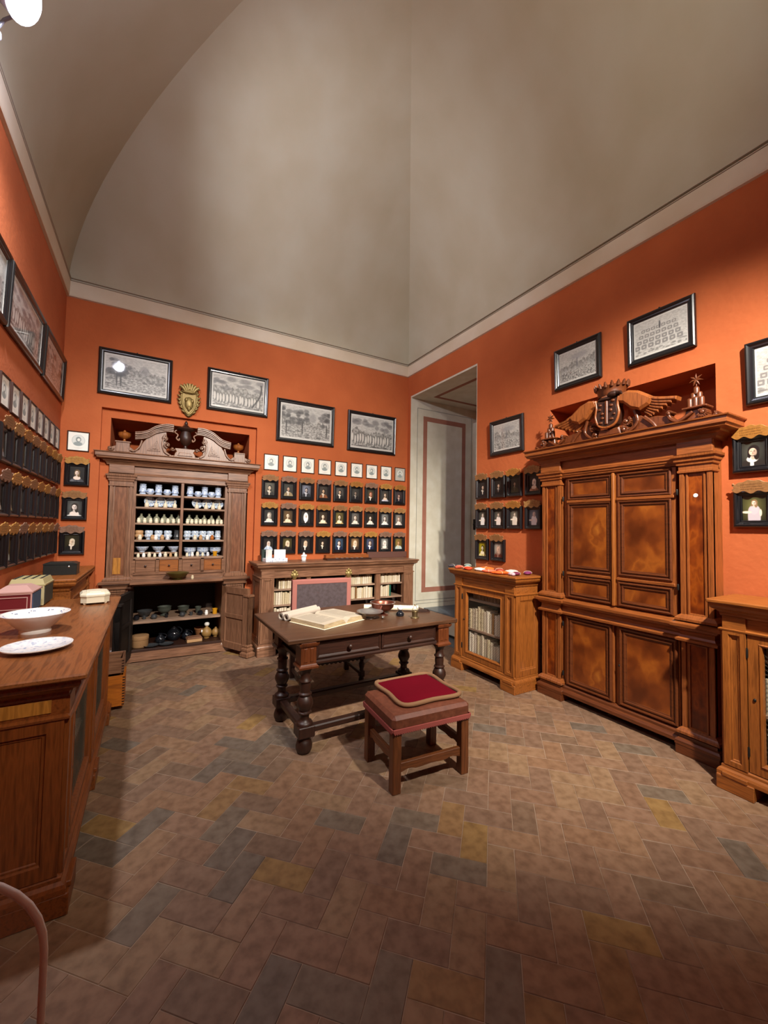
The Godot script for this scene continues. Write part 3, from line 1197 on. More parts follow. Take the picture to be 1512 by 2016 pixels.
func group_part(parent: Node, called: String) -> Node3D:
	var o := Node3D.new()
	o.name = called
	parent.add_child(o, true)
	return o


# a raised or sunk panel: field board plus moulded border, front at z
func panelled(parent: Node, x0: float, y0: float, x1: float, y1: float, z: float, field: Material, border: Material, k := 1.0) -> void:
	var b := MB.new()
	b.frame(x0, y0, x1, y1, [V2(0, z - 0.01), V2(0, z + 0.008 * k), V2(0.007 * k, z + 0.015 * k), V2(0.013 * k, z + 0.013 * k), V2(0.015 * k, z + 0.002), V2(0.023 * k, z + 0.002), V2(0.026 * k, z + 0.009 * k), V2(0.033 * k, z + 0.008 * k), V2(0.036 * k, z + 0.004), V2(0.042 * k, z + 0.003), V2(0.047 * k, z - 0.004)])
	part(parent, "moulding", b, border)
	b = MB.new()
	var i := 0.04 * k
	b.box(x0 + i, y0 + i, z - 0.02, x1 - i, y1 - i, z + 0.0015)
	part(parent, "panel", b, field)


# a wire lattice in the plane z
func lattice(parent: Node, x0: float, y0: float, x1: float, y1: float, z: float) -> void:
	var b := MB.new()
	var s := 0.026
	for d in [1.0, -1.0]:
		var c0 := x0 - y1 if d > 0 else x0 + y0
		var c1 := x1 - y0 if d > 0 else x1 + y1
		var c: float = c0 + s * 0.5
		while c < c1:
			# line x = c + d * y
			var ya := y0
			var yb := y1
			var l1: float = (x0 - c) * d
			var l2: float = (x1 - c) * d
			ya = maxf(ya, minf(l1, l2))
			yb = minf(yb, maxf(l1, l2))
			if yb - ya > 0.004:
				b.tube([Vector3(c + d * ya, ya, z), Vector3(c + d * yb, yb, z + 0.001)], [0.0007], 3)
			c += s
	var w := part(parent, "wire_mesh", b, M.wire)
	w.set_meta("kind", "stuff")


# o: W, H, D, pil [[x0, x1]...], bays [[x0, x1]...], shelves [y...], doors (bool), wd (wood key)
func bookcase(t: Node3D, o: Dictionary) -> void:
	var W: float = o.W * 0.5
	var H: float = o.H
	var D: float = o.D
	var wd: String = o.wd
	var U: Material = M[wd + "U"]
	var X: Material = M[wd + "X"]
	var Z: Material = M[wd + "Z"]
	var over: float = o.get("over", 0.065)
	var b := MB.new()
	b.box(-W - over, H - 0.024, 0, W + over, H, D + over, 0.006)
	part(t, "top", b, o.get("topmat", X))
	var plan := [V2(-W, 0), V2(-W, D), V2(W, D), V2(W, 0)]
	b = MB.new()
	b.sweep(plan, [V2(-0.02, H - 0.1), V2(0.008, H - 0.1), V2(0.012, H - 0.09), V2(0.012, H - 0.08), V2(0.026, H - 0.066), V2(0.046, H - 0.055), V2(0.054, H - 0.04), V2(0.054, H - 0.024)])
	part(t, "cornice", b, X)
	b = MB.new()
	b.box(-W, H - 0.18, 0, W, H - 0.1, D)
	part(t, "frieze", b, X)
	var fp := []
	for p in o.pil:
		fp.append(p)
	b = MB.new()
	for p in fp:
		b.box(p[0], H - 0.178, D, p[1], H - 0.1, D + 0.014)
	b.sweep(plan, [V2(-0.01, H - 0.19), V2(0.018, H - 0.187), V2(0.02, H - 0.178), V2(0.008, H - 0.172), V2(-0.01, H - 0.17)])
	part(t, "astragal", b, X)
	# carcass
	var y0 := 0.15
	var y1 := H - 0.18
	for s in [-1.0, 1.0]:
		b = MB.new()
		b.box(s * W, y0, 0, s * (W - 0.03), y1, D - 0.005)
		part(t, "side", b, U)
		if o.get("sidepanels", true):
			b = MB.new()
			b.xf = Transform3D(Basis(Vector3.UP, s * PI / 2), Vector3(s * W, 0, 0))
			var z0 := -D if s > 0 else 0.0
			b.frame(z0, y0, z0 + D, y1, [V2(0, 0), V2(0, 0.012), V2(0.055, 0.012), V2(0.06, 0.004), V2(0.068, 0.004), V2(0.072, 0.0)])
			part(t, "side_frame", b, U)
	b = MB.new()
	b.box(-W + 0.03, y0, 0, W - 0.03, y1, 0.02)
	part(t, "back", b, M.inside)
	b = MB.new()
	b.box(-W + 0.03, y0, 0.02, W - 0.03, y0 + 0.03, D - 0.01)
	part(t, "bottom_board", b, X)
	for y in o.shelves:
		for bay in o.bays:
			b = MB.new()
			b.box(bay[0] - 0.01, y - 0.022, 0.02, bay[1] + 0.01, y, D - 0.035, 0.003)
			part(t, "shelf", b, M.shelf)
	# pilasters
	for p in o.pil:
		var g := group_part(t, "pilaster")
		b = MB.new()
		b.box(p[0], y0, D - 0.06, p[1], y1, D)
		b.frame(p[0], y0, p[1], y1, [V2(0, D - 0.01), V2(0, D + 0.016), V2(0.028, D + 0.016), V2(0.033, D + 0.008), V2(0.04, D + 0.008), V2(0.045, D + 0.001)])
		part(g, "stile", b, U)
		b = MB.new()
		b.box(p[0] + 0.042, y0 + 0.042, D - 0.002, p[1] - 0.042, y1 - 0.042, D + 0.0025)
		part(g, "panel", b, M[wd + "U"])
	for i in o.get("posts", []).size():
		var q = o.posts[i]
		b = MB.new()
		b.box(q[0], y0, D - 0.05, q[1], y1, D, 0.004)
		part(t, "divider", b, U)
	for bay in o.bays:
		b = MB.new()
		b.box(bay[0], y0, D - 0.03, bay[1], y0 + 0.035, D)
		part(t, "rail", b, X)
	if o.get("doors", false):
		for bay in o.bays:
			var g := group_part(t, "door")
			b = MB.new()
			b.frame(bay[0], y0 + 0.005, bay[1], y1 - 0.005, [V2(0, D - 0.02), V2(0, D + 0.006), V2(0.05, D + 0.006), V2(0.056, D + 0.012), V2(0.066, D + 0.006), V2(0.07, D - 0.02)])
			part(g, "door_frame", b, U)
			lattice(g, bay[0] + 0.065, y0 + 0.07, bay[1] - 0.065, y1 - 0.07, D - 0.012)
			b = MB.new()
			b.ball(Vector3(bay[0] + 0.03, (y0 + y1) * 0.52, D + 0.008), Vector3(0.008, 0.011, 0.006), 8, 5)
			part(g, "lock", b, M.iron)
			for y in [y0 + 0.12, y1 - 0.12]:
				b = MB.new()
				b.lathe([V2(0.005, y - 0.03), V2(0.007, y - 0.02), V2(0.007, y + 0.02), V2(0.005, y + 0.03)], 8, Vector3(bay[0] - 0.002, 0, D + 0.01))
				part(g, "hinge", b, M.iron)
	# plinth
	b = MB.new()
	b.sweep(plan, [V2(-0.04, 0.085), V2(0.032, 0.085), V2(0.032, 0.105), V2(0.026, 0.118), V2(0.014, 0.128), V2(0.014, 0.142), V2(0.0, 0.152)])
	for p in o.pil:
		b.box(p[0] - 0.004, 0.085, D, p[1] + 0.004, 0.11, D + 0.046, 0.003)
	part(t, "plinth", b, X)
	b = MB.new()
	b.box(-W + 0.05, 0.02, 0.05, W - 0.05, 0.15, D - 0.12)
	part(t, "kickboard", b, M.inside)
	for p in o.pil:
		b = MB.new()
		b.box(maxf(p[0] - 0.034, -W - 0.034), 0, D - 0.2, minf(p[1] + 0.034, W + 0.034), 0.086, D + 0.042, 0.004)
		part(t, "foot", b, X)
	for s in [-1.0, 1.0]:
		b = MB.new()
		b.box(s * (W + 0.03), 0, 0.02, s * (W - 0.06), 0.086, D - 0.2, 0.003)
		part(t, "foot", b, Z)


var book_protos := []


# spine towards +z, bottom at the origin, thickness along x
func make_books() -> void:
	for k in 3:
		var b := MB.new()
		var w := 0.5
		var sp := []
		for i in 7:
			var a := PI * i / 6.0
			sp.append(V2(-cos(a) * w, 0.008 * sin(a)))
		for i in 6:
			var p: Vector2 = sp[i]
			var q: Vector2 = sp[i + 1]
			b.quad(Vector3(p.x, 0, p.y), Vector3(q.x, 0, q.y), Vector3(q.x, 1, q.y), Vector3(p.x, 1, p.y))
			b.tri(Vector3(0, 1, 0), Vector3(p.x, 1, p.y), Vector3(q.x, 1, q.y))
		for y in ([0.2, 0.4, 0.6, 0.8] if k == 0 else ([0.12, 0.86] if k == 1 else [])):
			b.box(-0.46, y - 0.008, 0.002, 0.46, y + 0.008, 0.0095)
		for s in [-1.0, 1.0]:
			b.box(s * w, 0, -0.13, s * (w - 0.1), 1, 0.0)
		var pg := MB.new()
		pg.box(-w + 0.1, 0.015, -0.126, w - 0.1, 0.98, -0.001)
		book_protos.append([b, pg, {}])


func book(tr: Transform3D, w: float, h: float, m: Material, kind: int, label: String, group: String) -> void:
	var pr = book_protos[kind % 3]
	if not pr[2].has(m):
		pr[2][m] = pr[0].mesh(m)
	if not pr[2].has("pages"):
		pr[2]["pages"] = pr[1].mesh(M.pages)
	var o := obj("book", pr[2][m], null)
	o.transform = tr * Transform3D(Basis.from_scale(Vector3(w, h, 1.0)), Vector3.ZERO)
	tag(o, label, "book", group)
	obj("pages", pr[2]["pages"], null, o)


# books side by side from x0 to x1 on a shelf at height y; spec: heights and tones are drawn from the seed
func row_of_books(case: Node3D, x0: float, x1: float, y: float, z: float, h0: float, h1: float, w0: float, w1: float, where: String, group: String, special := {}, slope := 0.0) -> void:
	var x := x0
	var k := 0
	while true:
		var w := rng.randf_range(w0, w1)
		if x + w > x1:
			break
		var u := (x - x0) / maxf(x1 - x0, 0.01)
		var h := rng.randf_range(h0, h1) * (1.0 - slope * maxf(0.0, u - 0.4))
		var m: Material = M.vellum[rng.randi_range(0, 4)]
		var look := "cream vellum book"
		if special.has(k):
			look = special[k][0]
			m = special[k][1]
		var lean := Basis(Vector3.BACK, -rng.randf_range(0.0, 0.015))
		var loc := Transform3D(lean, Vector3(x + w * 0.5, y, z - rng.randf_range(0.0, 0.012)))
		book(case.transform * loc, w * 0.96, h, m, rng.randi_range(0, 2), "%s, %s from left, %s" % [look, nth(mini(k, 16)), where], group)
		x += w + 0.0015
		k += 1


func bookcases() -> void:
	make_books()
	rng.seed = 21
	# small bookcase between window bay and cupboard
	var t := thing("bookcase", "honey walnut bookcase with one wire mesh door beside the window bay", "bookcase", Vector3(-0.1, 0, 2.165), -90)
	bookcase(t, {"W": 0.87, "H": 1.108, "D": 0.335, "wd": "honey", "pil": [[-0.432, -0.318], [0.318, 0.432]], "bays": [[-0.314, 0.314]], "shelves": [0.47, 0.79], "doors": true})
	var g := "vellum books in the small mesh-door bookcase"
	row_of_books(t, -0.25, 0.2, 0.79, 0.25, 0.125, 0.15, 0.035, 0.05, "top shelf of case beside window bay", g)
	row_of_books(t, -0.27, 0.2, 0.47, 0.285, 0.2, 0.25, 0.028, 0.05, "middle shelf of case beside window bay", g, {8: ["brown calf book with gilt spine", M.calf]})
	row_of_books(t, -0.27, 0.19, 0.18, 0.285, 0.225, 0.255, 0.03, 0.05, "bottom shelf of case beside window bay", g, {}, 0.6)
	# the same kind of case beside the cupboard, cut by the frame
	t = thing("bookcase", "honey walnut bookcase with wire mesh doors right of the tall cupboard", "bookcase", Vector3(-0.01, 0, 4.88), -90)
	bookcase(t, {"W": 1.36, "H": 1.145, "D": 0.365, "wd": "honey", "pil": [[-0.678, -0.565], [0.565, 0.678]], "bays": [[-0.56, -0.005], [0.005, 0.56]], "shelves": [0.5, 0.82], "doors": true})
	g = "vellum books in the right-hand bookcase"
	row_of_books(t, -0.5, -0.3, 0.82, 0.3, 0.11, 0.13, 0.03, 0.04, "top shelf of bookcase at right edge", g)
	row_of_books(t, -0.5, -0.3, 0.5, 0.315, 0.18, 0.24, 0.03, 0.045, "middle shelf of bookcase at right edge", g)
	row_of_books(t, -0.5, -0.3, 0.18, 0.315, 0.2, 0.25, 0.03, 0.045, "bottom shelf of bookcase at right edge", g)
	# low bookcase along the back wall; local x = world x + 1.235
	t = thing("bookcase", "low brown walnut bookcase with open shelves along the back wall", "bookcase", Vector3(-1.235, 0, 0.005), 0)
	var bays := [[-0.93, -0.52], [-0.465, 0.02], [0.1, 0.48], [0.555, 0.925]]
	bookcase(t, {"W": 2.18, "H": 1.108, "D": 0.405, "wd": "cab", "pil": [[-1.088, -0.935], [0.93, 1.088]], "bays": bays, "posts": [[-0.52, -0.465], [0.02, 0.1], [0.48, 0.555]], "shelves": [0.39, 0.585, 0.778], "over": 0.07})
	g = "vellum books in the low bookcase by the back wall"
	for c in 4:
		var bay = bays[c]
		var nm := nth(c) + " bay of low back bookcase"
		if c != 1:
			row_of_books(t, bay[0] + (0.07 if c == 0 else 0.015), bay[1] - 0.01, 0.778, 0.34, 0.105, 0.14, 0.022, 0.031, "upper shelf, " + nm, g)
			row_of_books(t, bay[0] + 0.01, bay[1] - (0.13 if c == 3 else 0.01), 0.585, 0.34, 0.135, 0.165, 0.022, 0.031, "second shelf, " + nm, g,
				{6: ["green cloth-bound book", M.greenbook], 7: ["brown calf book", M.calf]} if c == 3 else ({3: ["brown calf book", M.calf]} if c == 2 else {}))
		if c == 0:
			row_of_books(t, bay[0] + 0.02, bay[1] - 0.01, 0.39, 0.34, 0.14, 0.16, 0.024, 0.034, "third shelf, " + nm, g)
	# long counter along the left wall; local x runs towards the back wall
	t = thing("counter", "long reddish walnut counter cabinet with mesh doors along the left wall", "counter", Vector3(-4.34, 0, 2.33), 90)
	bookcase(t, {"W": 1.86, "H": 0.95, "D": 0.585, "wd": "counter", "topmat": M.topX, "pil": [[-0.928, -0.80], [-0.065, 0.065], [0.80, 0.928]], "bays": [[-0.795, -0.07], [0.07, 0.795]], "shelves": [0.42], "doors": true, "over": 0.075})
	row_of_books(t, -0.7, -0.45, 0.42, 0.5, 0.2, 0.24, 0.04, 0.06, "middle shelf inside left counter", "books in the counter")
	row_of_books(t, -0.7, -0.5, 0.18, 0.5, 0.18, 0.2, 0.04, 0.06, "low shelf inside left counter", "books in the counter")
	b_inlay(t)
	# narrow case in the corner behind it, a little taller
	t = thing("bookcase", "narrow honey walnut case in the corner, black box on its top", "bookcase", Vector3(-4.345, 0, 0.66), 90)
	bookcase(t, {"W": 1.14, "H": 1.1, "D": 0.3, "wd": "honey", "pil": [[-0.568, -0.46], [0.46, 0.568]], "bays": [[-0.45, -0.01], [0.01, 0.45]], "shelves": [0.45, 0.75], "doors": true, "over": 0.055})


func b_inlay(t: Node3D) -> void:
	# lighter veneer let into the frieze of the counter's near end
	var b := MB.new()
	b.xf = Transform3D(Basis(Vector3.UP, -PI / 2), Vector3(-0.93, 0, 0))
	b.box(0.06, 0.79, 0.0, 0.54, 0.842, 0.003, 0.001)
	var p := part(t, "veneer_strip", b, M.inlay)
	p.set_meta("label", "paler veneer strip in the frieze")


# ---------------------------------------------------------------- apothecary cabinet in the back wall
func mir(pts: Array, s: float) -> PackedVector2Array:
	var out := PackedVector2Array()
	for p in pts:
		out.append(V2(p.x * s, p.y))
	return out


func mirl(pts: Array, s: float) -> Array:
	var out := []
	for p in pts:
		out.append(V2(p.x * s, p.y))
	return out


# shaft with sunk panel, capital and base mouldings: one pilaster of a cupboard
func grand_pilaster(t: Node3D, x0: float, x1: float, y0: float, y1: float, z: float, stile: Material, field: Material, capital := true) -> void:
	var g := group_part(t, "pilaster")
	var b := MB.new()
	b.box(x0, y0, z - 0.08, x1, y1, z)
	b.frame(x0, y0, x1, y1, [V2(0, z - 0.02), V2(0, z + 0.018), V2(0.026, z + 0.018), V2(0.029, z + 0.004), V2(0.037, z + 0.004), V2(0.041, z + 0.014), V2(0.05, z + 0.013), V2(0.054, z + 0.001)])
	part(g, "shaft", b, stile)
	b = MB.new()
	b.box(x0 + 0.05, y0 + 0.05, z - 0.01, x1 - 0.05, y1 - 0.05, z + 0.004)
	part(g, "panel", b, field)
	var plan := [V2(x0, z - 0.08), V2(x0, z + 0.016), V2(x1, z + 0.016), V2(x1, z - 0.08)]
	b = MB.new()
	b.sweep(plan, [V2(0.03, y0 - 0.002), V2(0.03, y0 + 0.014), V2(0.022, y0 + 0.022), V2(0.016, y0 + 0.03), V2(0.008, y0 + 0.036), V2(0.0, y0 + 0.042)])
	part(g, "base_moulding", b, stile)
	if capital:
		b = MB.new()
		b.sweep(plan, [V2(0, y1 - 0.13), V2(0.01, y1 - 0.125), V2(0.01, y1 - 0.11), V2(0.004, y1 - 0.106), V2(0.004, y1 - 0.075), V2(0.014, y1 - 0.07), V2(0.016, y1 - 0.05), V2(0.026, y1 - 0.045), V2(0.028, y1 - 0.022), V2(0.04, y1 - 0.016), V2(0.042, y1)])
		part(g, "capital", b, stile)


func entablature(t: Node3D, hw: float, z: float, pils: Array, y0: float, y1: float, out: float, m: Material, zb := -0.3) -> void:
	# frieze with blocks over the pilasters, then the cornice
	var b := MB.new()
	b.box(-hw, y0, zb, hw, y1 - 0.1, z)
	for p in pils:
		b.box(p[0] - 0.012, y0, z, p[1] + 0.012, y1 - 0.1, z + 0.03, 0.003)
	b.sweep([V2(-hw, zb), V2(-hw, z), V2(hw, z), V2(hw, zb)], [V2(0, y0 - 0.02), V2(0.014, y0 - 0.016), V2(0.016, y0 - 0.002), V2(0.006, y0 + 0.006), V2(0.0, y0 + 0.01)])
	part(t, "frieze", b, m)
	b = MB.new()
	b.sweep([V2(-hw, zb), V2(-hw, z), V2(hw, z), V2(hw, zb)], [V2(-0.02, y1 - 0.13), V2(0.03, y1 - 0.13), V2(0.034, y1 - 0.115), V2(0.045, y1 - 0.1), V2(0.066, y1 - 0.09), V2(0.07, y1 - 0.078), V2(out - 0.014, y1 - 0.07), V2(out - 0.01, y1 - 0.056), V2(out, y1 - 0.05), V2(out, y1 - 0.014), V2(out + 0.014, y1 - 0.008), V2(out + 0.016, y1)])
	b.box(-hw - out - 0.014, y1 - 0.006, zb, hw + out + 0.014, y1, z + out + 0.014)
	part(t, "cornice", b, m)


func apothecary() -> void:
	var t := thing("apothecary_cabinet", "tall open walnut cabinet with carved pediment full of pharmacy jars", "cabinet", Vector3(-3.17, 0, 0), 0)
	var U: Material = M.cabU
	var X: Material = M.cabX
	var zf := -0.05
	var pils := [[-0.73, -0.515], [0.515, 0.73]]
	var b := MB.new()
	for s in [-1.0, 1.0]:
		b = MB.new()
		b.box(s * 0.735, 0.1, -0.72, s * 0.478, 2.12, zf - 0.012)
		part(t, "side", b, U)
	b = MB.new()
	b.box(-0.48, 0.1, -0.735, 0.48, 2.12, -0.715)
	part(t, "back", b, M.inside)
	for p in pils:
		grand_pilaster(t, p[0], p[1], 0.92, 2.1, zf, U, M.cabfield)
		grand_pilaster(t, p[0], p[1], 0.13, 0.82, zf, U, M.cabfield, false)
	b = MB.new()
	b.box(-0.49, 2.05, -0.3, 0.49, 2.12, zf + 0.008, 0.003)
	part(t, "architrave", b, X)
	entablature(t, 0.735, zf, pils, 2.12, 2.34, 0.13, X, -0.7)
	# small yellow patch of veneer low on the left pilaster
	b = MB.new()
	b.box(-0.672, 0.99, zf + 0.004, -0.6, 1.17, zf + 0.0065, 0.001)
	part(t, "veneer_patch", b, M.inlay).set_meta("label", "bright yellow veneer patch")
	# shelves and the post between them
	b = MB.new()
	b.box(-0.02, 1.15, -0.5, 0.012, 2.05, zf, 0.003)
	part(t, "divider", b, U)
	for y in [1.897, 1.751, 1.566, 1.37, 1.169]:
		for s in [[-0.48, -0.02], [0.012, 0.48]]:
			b = MB.new()
			b.box(s[0], y - 0.022, -0.714, s[1], y, zf - 0.01, 0.003)
			part(t, "shelf", b, M.shelf)
	# four small drawers
	for k in 4:
		var x := -0.478 + k * 0.2395
		var g := group_part(t, "drawer")
		b = MB.new()
		b.box(x + 0.02, 1.0, -0.3, x + 0.218, 1.14, zf - 0.014, 0.004)
		part(g, "drawer_front", b, M.honeyX if k % 2 else X)
		b = MB.new()
		b.xf = Transform3D(Basis(Vector3.RIGHT, PI / 2), Vector3(x + 0.12, 1.07, zf - 0.016))
		b.lathe([V2(0.004, 0), V2(0.005, 0.01), V2(0.012, 0.016), V2(0.011, 0.024), V2(0.0, 0.028)], 10)
		part(g, "knob", b, M.darkU)
	b = MB.new()
	for k in 5:
		var x := -0.478 + k * 0.2395
		b.box(x - 0.018, 0.98, -0.3, x + 0.018, 1.15, zf - 0.004)
	b.box(-0.48, 1.138, -0.3, 0.48, 1.15, zf - 0.004)
	b.box(-0.48, 0.97, -0.7, 0.48, 1.0, zf - 0.004)
	part(t, "drawer_frame", b, X)
	# fall front let down as a writing board
	b = MB.new()
	b.box(-0.5, 0.885, -0.06, 0.455, 0.915, 0.16, 0.005)
	part(t, "fall_front", b, X)
	b = MB.new()
	b.box(-0.5, 0.84, -0.7, 0.5, 0.97, zf - 0.02)
	part(t, "rail", b, X)
	for p in pils:
		var plan := [V2(p[0] - 0.01, -0.2), V2(p[0] - 0.01, zf + 0.016), V2(p[1] + 0.01, zf + 0.016), V2(p[1] + 0.01, -0.2)]
		b = MB.new()
		b.sweep(plan, [V2(0.0, 0.82), V2(0.02, 0.824), V2(0.024, 0.84), V2(0.012, 0.85), V2(0.03, 0.87), V2(0.055, 0.885), V2(0.056, 0.905), V2(0.02, 0.918), V2(0.0, 0.922)])
		b.box(p[0], 0.82, -0.2, p[1], 0.922, zf + 0.016)
		part(t, "ledge", b, X)
		b = MB.new()
		b.sweep(plan, [V2(0.035, 0.0), V2(0.035, 0.08), V2(0.028, 0.09), V2(0.02, 0.105), V2(0.006, 0.115), V2(0.0, 0.13)])
		b.box(p[0], 0.0, -0.3, p[1], 0.13, zf + 0.016)
		part(t, "plinth", b, X)
	# lower compartment
	b = MB.new()
	b.box(-0.5, 0.1, -0.7, 0.5, 0.13, zf + 0.02, 0.004)
	part(t, "bottom_board", b, M.darkX)
	b = MB.new()
	b.sweep([V2(-0.5, zf), V2(0.5, zf)], [V2(0.06, 0.01), V2(0.06, 0.05), V2(0.05, 0.058), V2(0.05, 0.07), V2(0.034, 0.08), V2(0.034, 0.095), V2(0.02, 0.1), V2(0.0, 0.105)])
	b.box(-0.5, 0.0, -0.3, 0.5, 0.1, zf - 0.002)
	part(t, "plinth_moulding", b, M.cabX)
	b = MB.new()
	b.box(-0.49, 0.405, -0.7, 0.49, 0.43, -0.09, 0.003)
	part(t, "shelf", b, M.shelf)
	# doors standing open
	for s in [1.0, -1.0]:
		var g := group_part(t, "door")
		g.position = Vector3(s * 0.485, 0, zf + 0.005)
		g.rotation.y = deg_to_rad(-62.0) if s > 0 else deg_to_rad(-104.0)
		b = MB.new()
		b.box(0.0, 0.06, -0.016, 0.475, 0.8, 0.0)
		b.frame(0.0, 0.06, 0.475, 0.8, [V2(0, 0), V2(0, 0.012), V2(0.075, 0.012), V2(0.085, 0.002)])
		b.box(0.07, 0.43, 0.0, 0.41, 0.48, 0.012, 0.003)
		b.xf = Transform3D(Basis(Vector3.UP, PI), Vector3(0.475, 0, -0.016))
		b.frame(0.0, 0.06, 0.475, 0.8, [V2(0, 0), V2(0, 0.012), V2(0.075, 0.012), V2(0.085, 0.002)])
		b.box(0.07, 0.43, 0.0, 0.41, 0.48, 0.012, 0.003)
		part(g, "door_leaf", b, M.cabU if s > 0 else M.nightU)  # left leaf takes the near-black wood, right leaf the cabinet wood
		b = MB.new()
		var q := [V2(0.43, -0.05), V2(0.43, 0.01), V2(0.5, 0.01), V2(0.5, -0.05)]
		b.sweep(q, [V2(0.026, 0.01), V2(0.028, 0.05), V2(0.016, 0.06), V2(0.01, 0.07), V2(0.018, 0.08), V2(0.018, 0.1), V2(0.006, 0.11), V2(0.004, 0.12), V2(0.01, 0.13), V2(0.004, 0.145), V2(0.0, 0.15), V2(0.0, 0.7), V2(0.012, 0.71), V2(0.012, 0.73), V2(0.0, 0.735)], true)
		b.box(0.43, 0.01, -0.05, 0.5, 0.735, 0.01)
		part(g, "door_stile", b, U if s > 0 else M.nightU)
	# broken pediment
	var zp := 0.0
	for s in [-1.0, 1.0]:
		b = MB.new()
		b.prism(mir([V2(0.1, 2.34), V2(0.76, 2.34), V2(0.73, 2.4), V2(0.69, 2.42), V2(0.69, 2.465), V2(0.555, 2.465), V2(0.555, 2.42), V2(0.515, 2.385), V2(0.47, 2.395), V2(0.44, 2.47), V2(0.4, 2.53), V2(0.31, 2.6), V2(0.2, 2.64), V2(0.19, 2.56), V2(0.205, 2.47), V2(0.19, 2.4), V2(0.14, 2.365), V2(0.1, 2.37)], s), zp - 0.03, zp + 0.02, 0.006)
		part(t, "pediment_board", b, U)
		b = MB.new()
		var arm := curve(mirl([V2(0.508, 2.575), V2(0.40, 2.602), V2(0.30, 2.672), V2(0.2, 2.706), V2(0.125, 2.706)], s))
		b.prism(ribbon(arm, 0.012, 0.016), zp - 0.03, zp + 0.095, 0.004)
		for k in [[0.016, 0.085, 0.018], [0.034, 0.07, 0.016], [0.05, 0.055, 0.016], [0.066, 0.045, 0.016]]:
			var l := []
			for p in arm:
				l.append(p - V2(0, k[0]))
			b.prism(ribbon(l, k[2], k[2]), zp - 0.03, zp + k[1], 0.004)
		part(t, "pediment_arm", b, X)
		b = MB.new()
		scroll(b, V2(s * 0.205, 2.555), 0.035, 0.008, 90, -s * 1.2, 0.018, 0.01, zp, zp + 0.045)
		scroll(b, V2(s * 0.185, 2.475), 0.035, 0.008, -90, s * 1.2, 0.018, 0.01, zp, zp + 0.045)
		scroll(b, V2(s * 0.13, 2.44), 0.024, 0.006, 0, s * 1.1, 0.014, 0.008, zp, zp + 0.04)
		scroll(b, V2(s * 0.735, 2.385), 0.03, 0.008, 180 if s > 0 else 0, s * 1.0, 0.016, 0.01, zp, zp + 0.04)
		b.prism(ribbon(curve(mirl([V2(0.21, 2.6), V2(0.235, 2.5), V2(0.215, 2.4), V2(0.16, 2.36)], s)), 0.02, 0.014), zp, zp + 0.042, 0.004)
		b.prism(ribbon(curve(mirl([V2(0.44, 2.5), V2(0.465, 2.42), V2(0.52, 2.37), V2(0.58, 2.4)], s)), 0.018, 0.014), zp, zp + 0.042, 0.004)
		part(t, "volute", b, U)
		b = MB.new()
		for k in [[1.0, 0.03], [0.66, 0.038], [0.34, 0.046]]:
			var c := V2(0.312, 2.435)
			var tri := []
			for p in [V2(0.39, 2.392), V2(0.29, 2.515), V2(0.255, 2.392)]:
				tri.append(c + (p - c) * k[0])
			b.prism(mir(tri, s), zp, zp + k[1], 0.006)
		part(t, "triangular_boss", b, U)
		# cup finials on blocks
		b = MB.new()
		b.box(s * 0.69 - 0.005, 2.455, -0.07, s * 0.55 + 0.005, 2.47, 0.05, 0.003)
		b.box(s * 0.685, 2.35, -0.06, s * 0.555, 2.458, 0.04, 0.003)
		part(t, "finial_block", b, U)
		b = MB.new()
		b.lathe([V2(0.03, 2.47), V2(0.03, 2.476), V2(0.012, 2.486), V2(0.012, 2.5), V2(0.05, 2.52), V2(0.062, 2.545), V2(0.06, 2.565), V2(0.065, 2.57), V2(0.04, 2.578), V2(0.014, 2.586), V2(0.012, 2.596), V2(0.0, 2.604)], 16, Vector3(s * 0.61, 0, -0.01))
		part(t, "finial", b, M.honeyU)
	b = MB.new()
	b.prism(PackedVector2Array([V2(-0.12, 2.34), V2(0.12, 2.34), V2(0.105, 2.39), V2(0.09, 2.41), V2(0.105, 2.43), V2(0.105, 2.45), V2(-0.105, 2.45), V2(-0.105, 2.43), V2(-0.09, 2.41), V2(-0.105, 2.39)]), -0.06, 0.06, 0.006)
	b.prism(PackedVector2Array([V2(-0.08, 2.36), V2(0.08, 2.36), V2(0.06, 2.4), V2(-0.06, 2.4)]), 0.05, 0.072, 0.006)
	part(t, "vase_plinth", b, U)
	b = MB.new()
	b.lathe([V2(0.045, 2.45), V2(0.045, 2.458), V2(0.02, 2.47), V2(0.018, 2.49), V2(0.04, 2.51), V2(0.068, 2.56), V2(0.066, 2.6), V2(0.05, 2.66), V2(0.056, 2.665), V2(0.1, 2.685), V2(0.102, 2.692), V2(0.06, 2.71), V2(0.035, 2.73), V2(0.014, 2.745), V2(0.02, 2.76), V2(0.018, 2.775), V2(0.0, 2.8)], 18, Vector3(0.005, 0, 0))
	part(t, "vase", b, M.darkU)
	for s in [-1.0, 1.0]:
		b = MB.new()
		var pth := []
		for p in curve([V2(0.1, 2.665), V2(0.12, 2.64), V2(0.085, 2.61), V2(0.1, 2.57), V2(0.075, 2.545), V2(0.07, 2.57)]):
			pth.append(Vector3(0.005 + s * p.x, p.y, 0.03))
		b.tube(pth, [0.009], 6)
		part(t, "vase_handle", b, U)


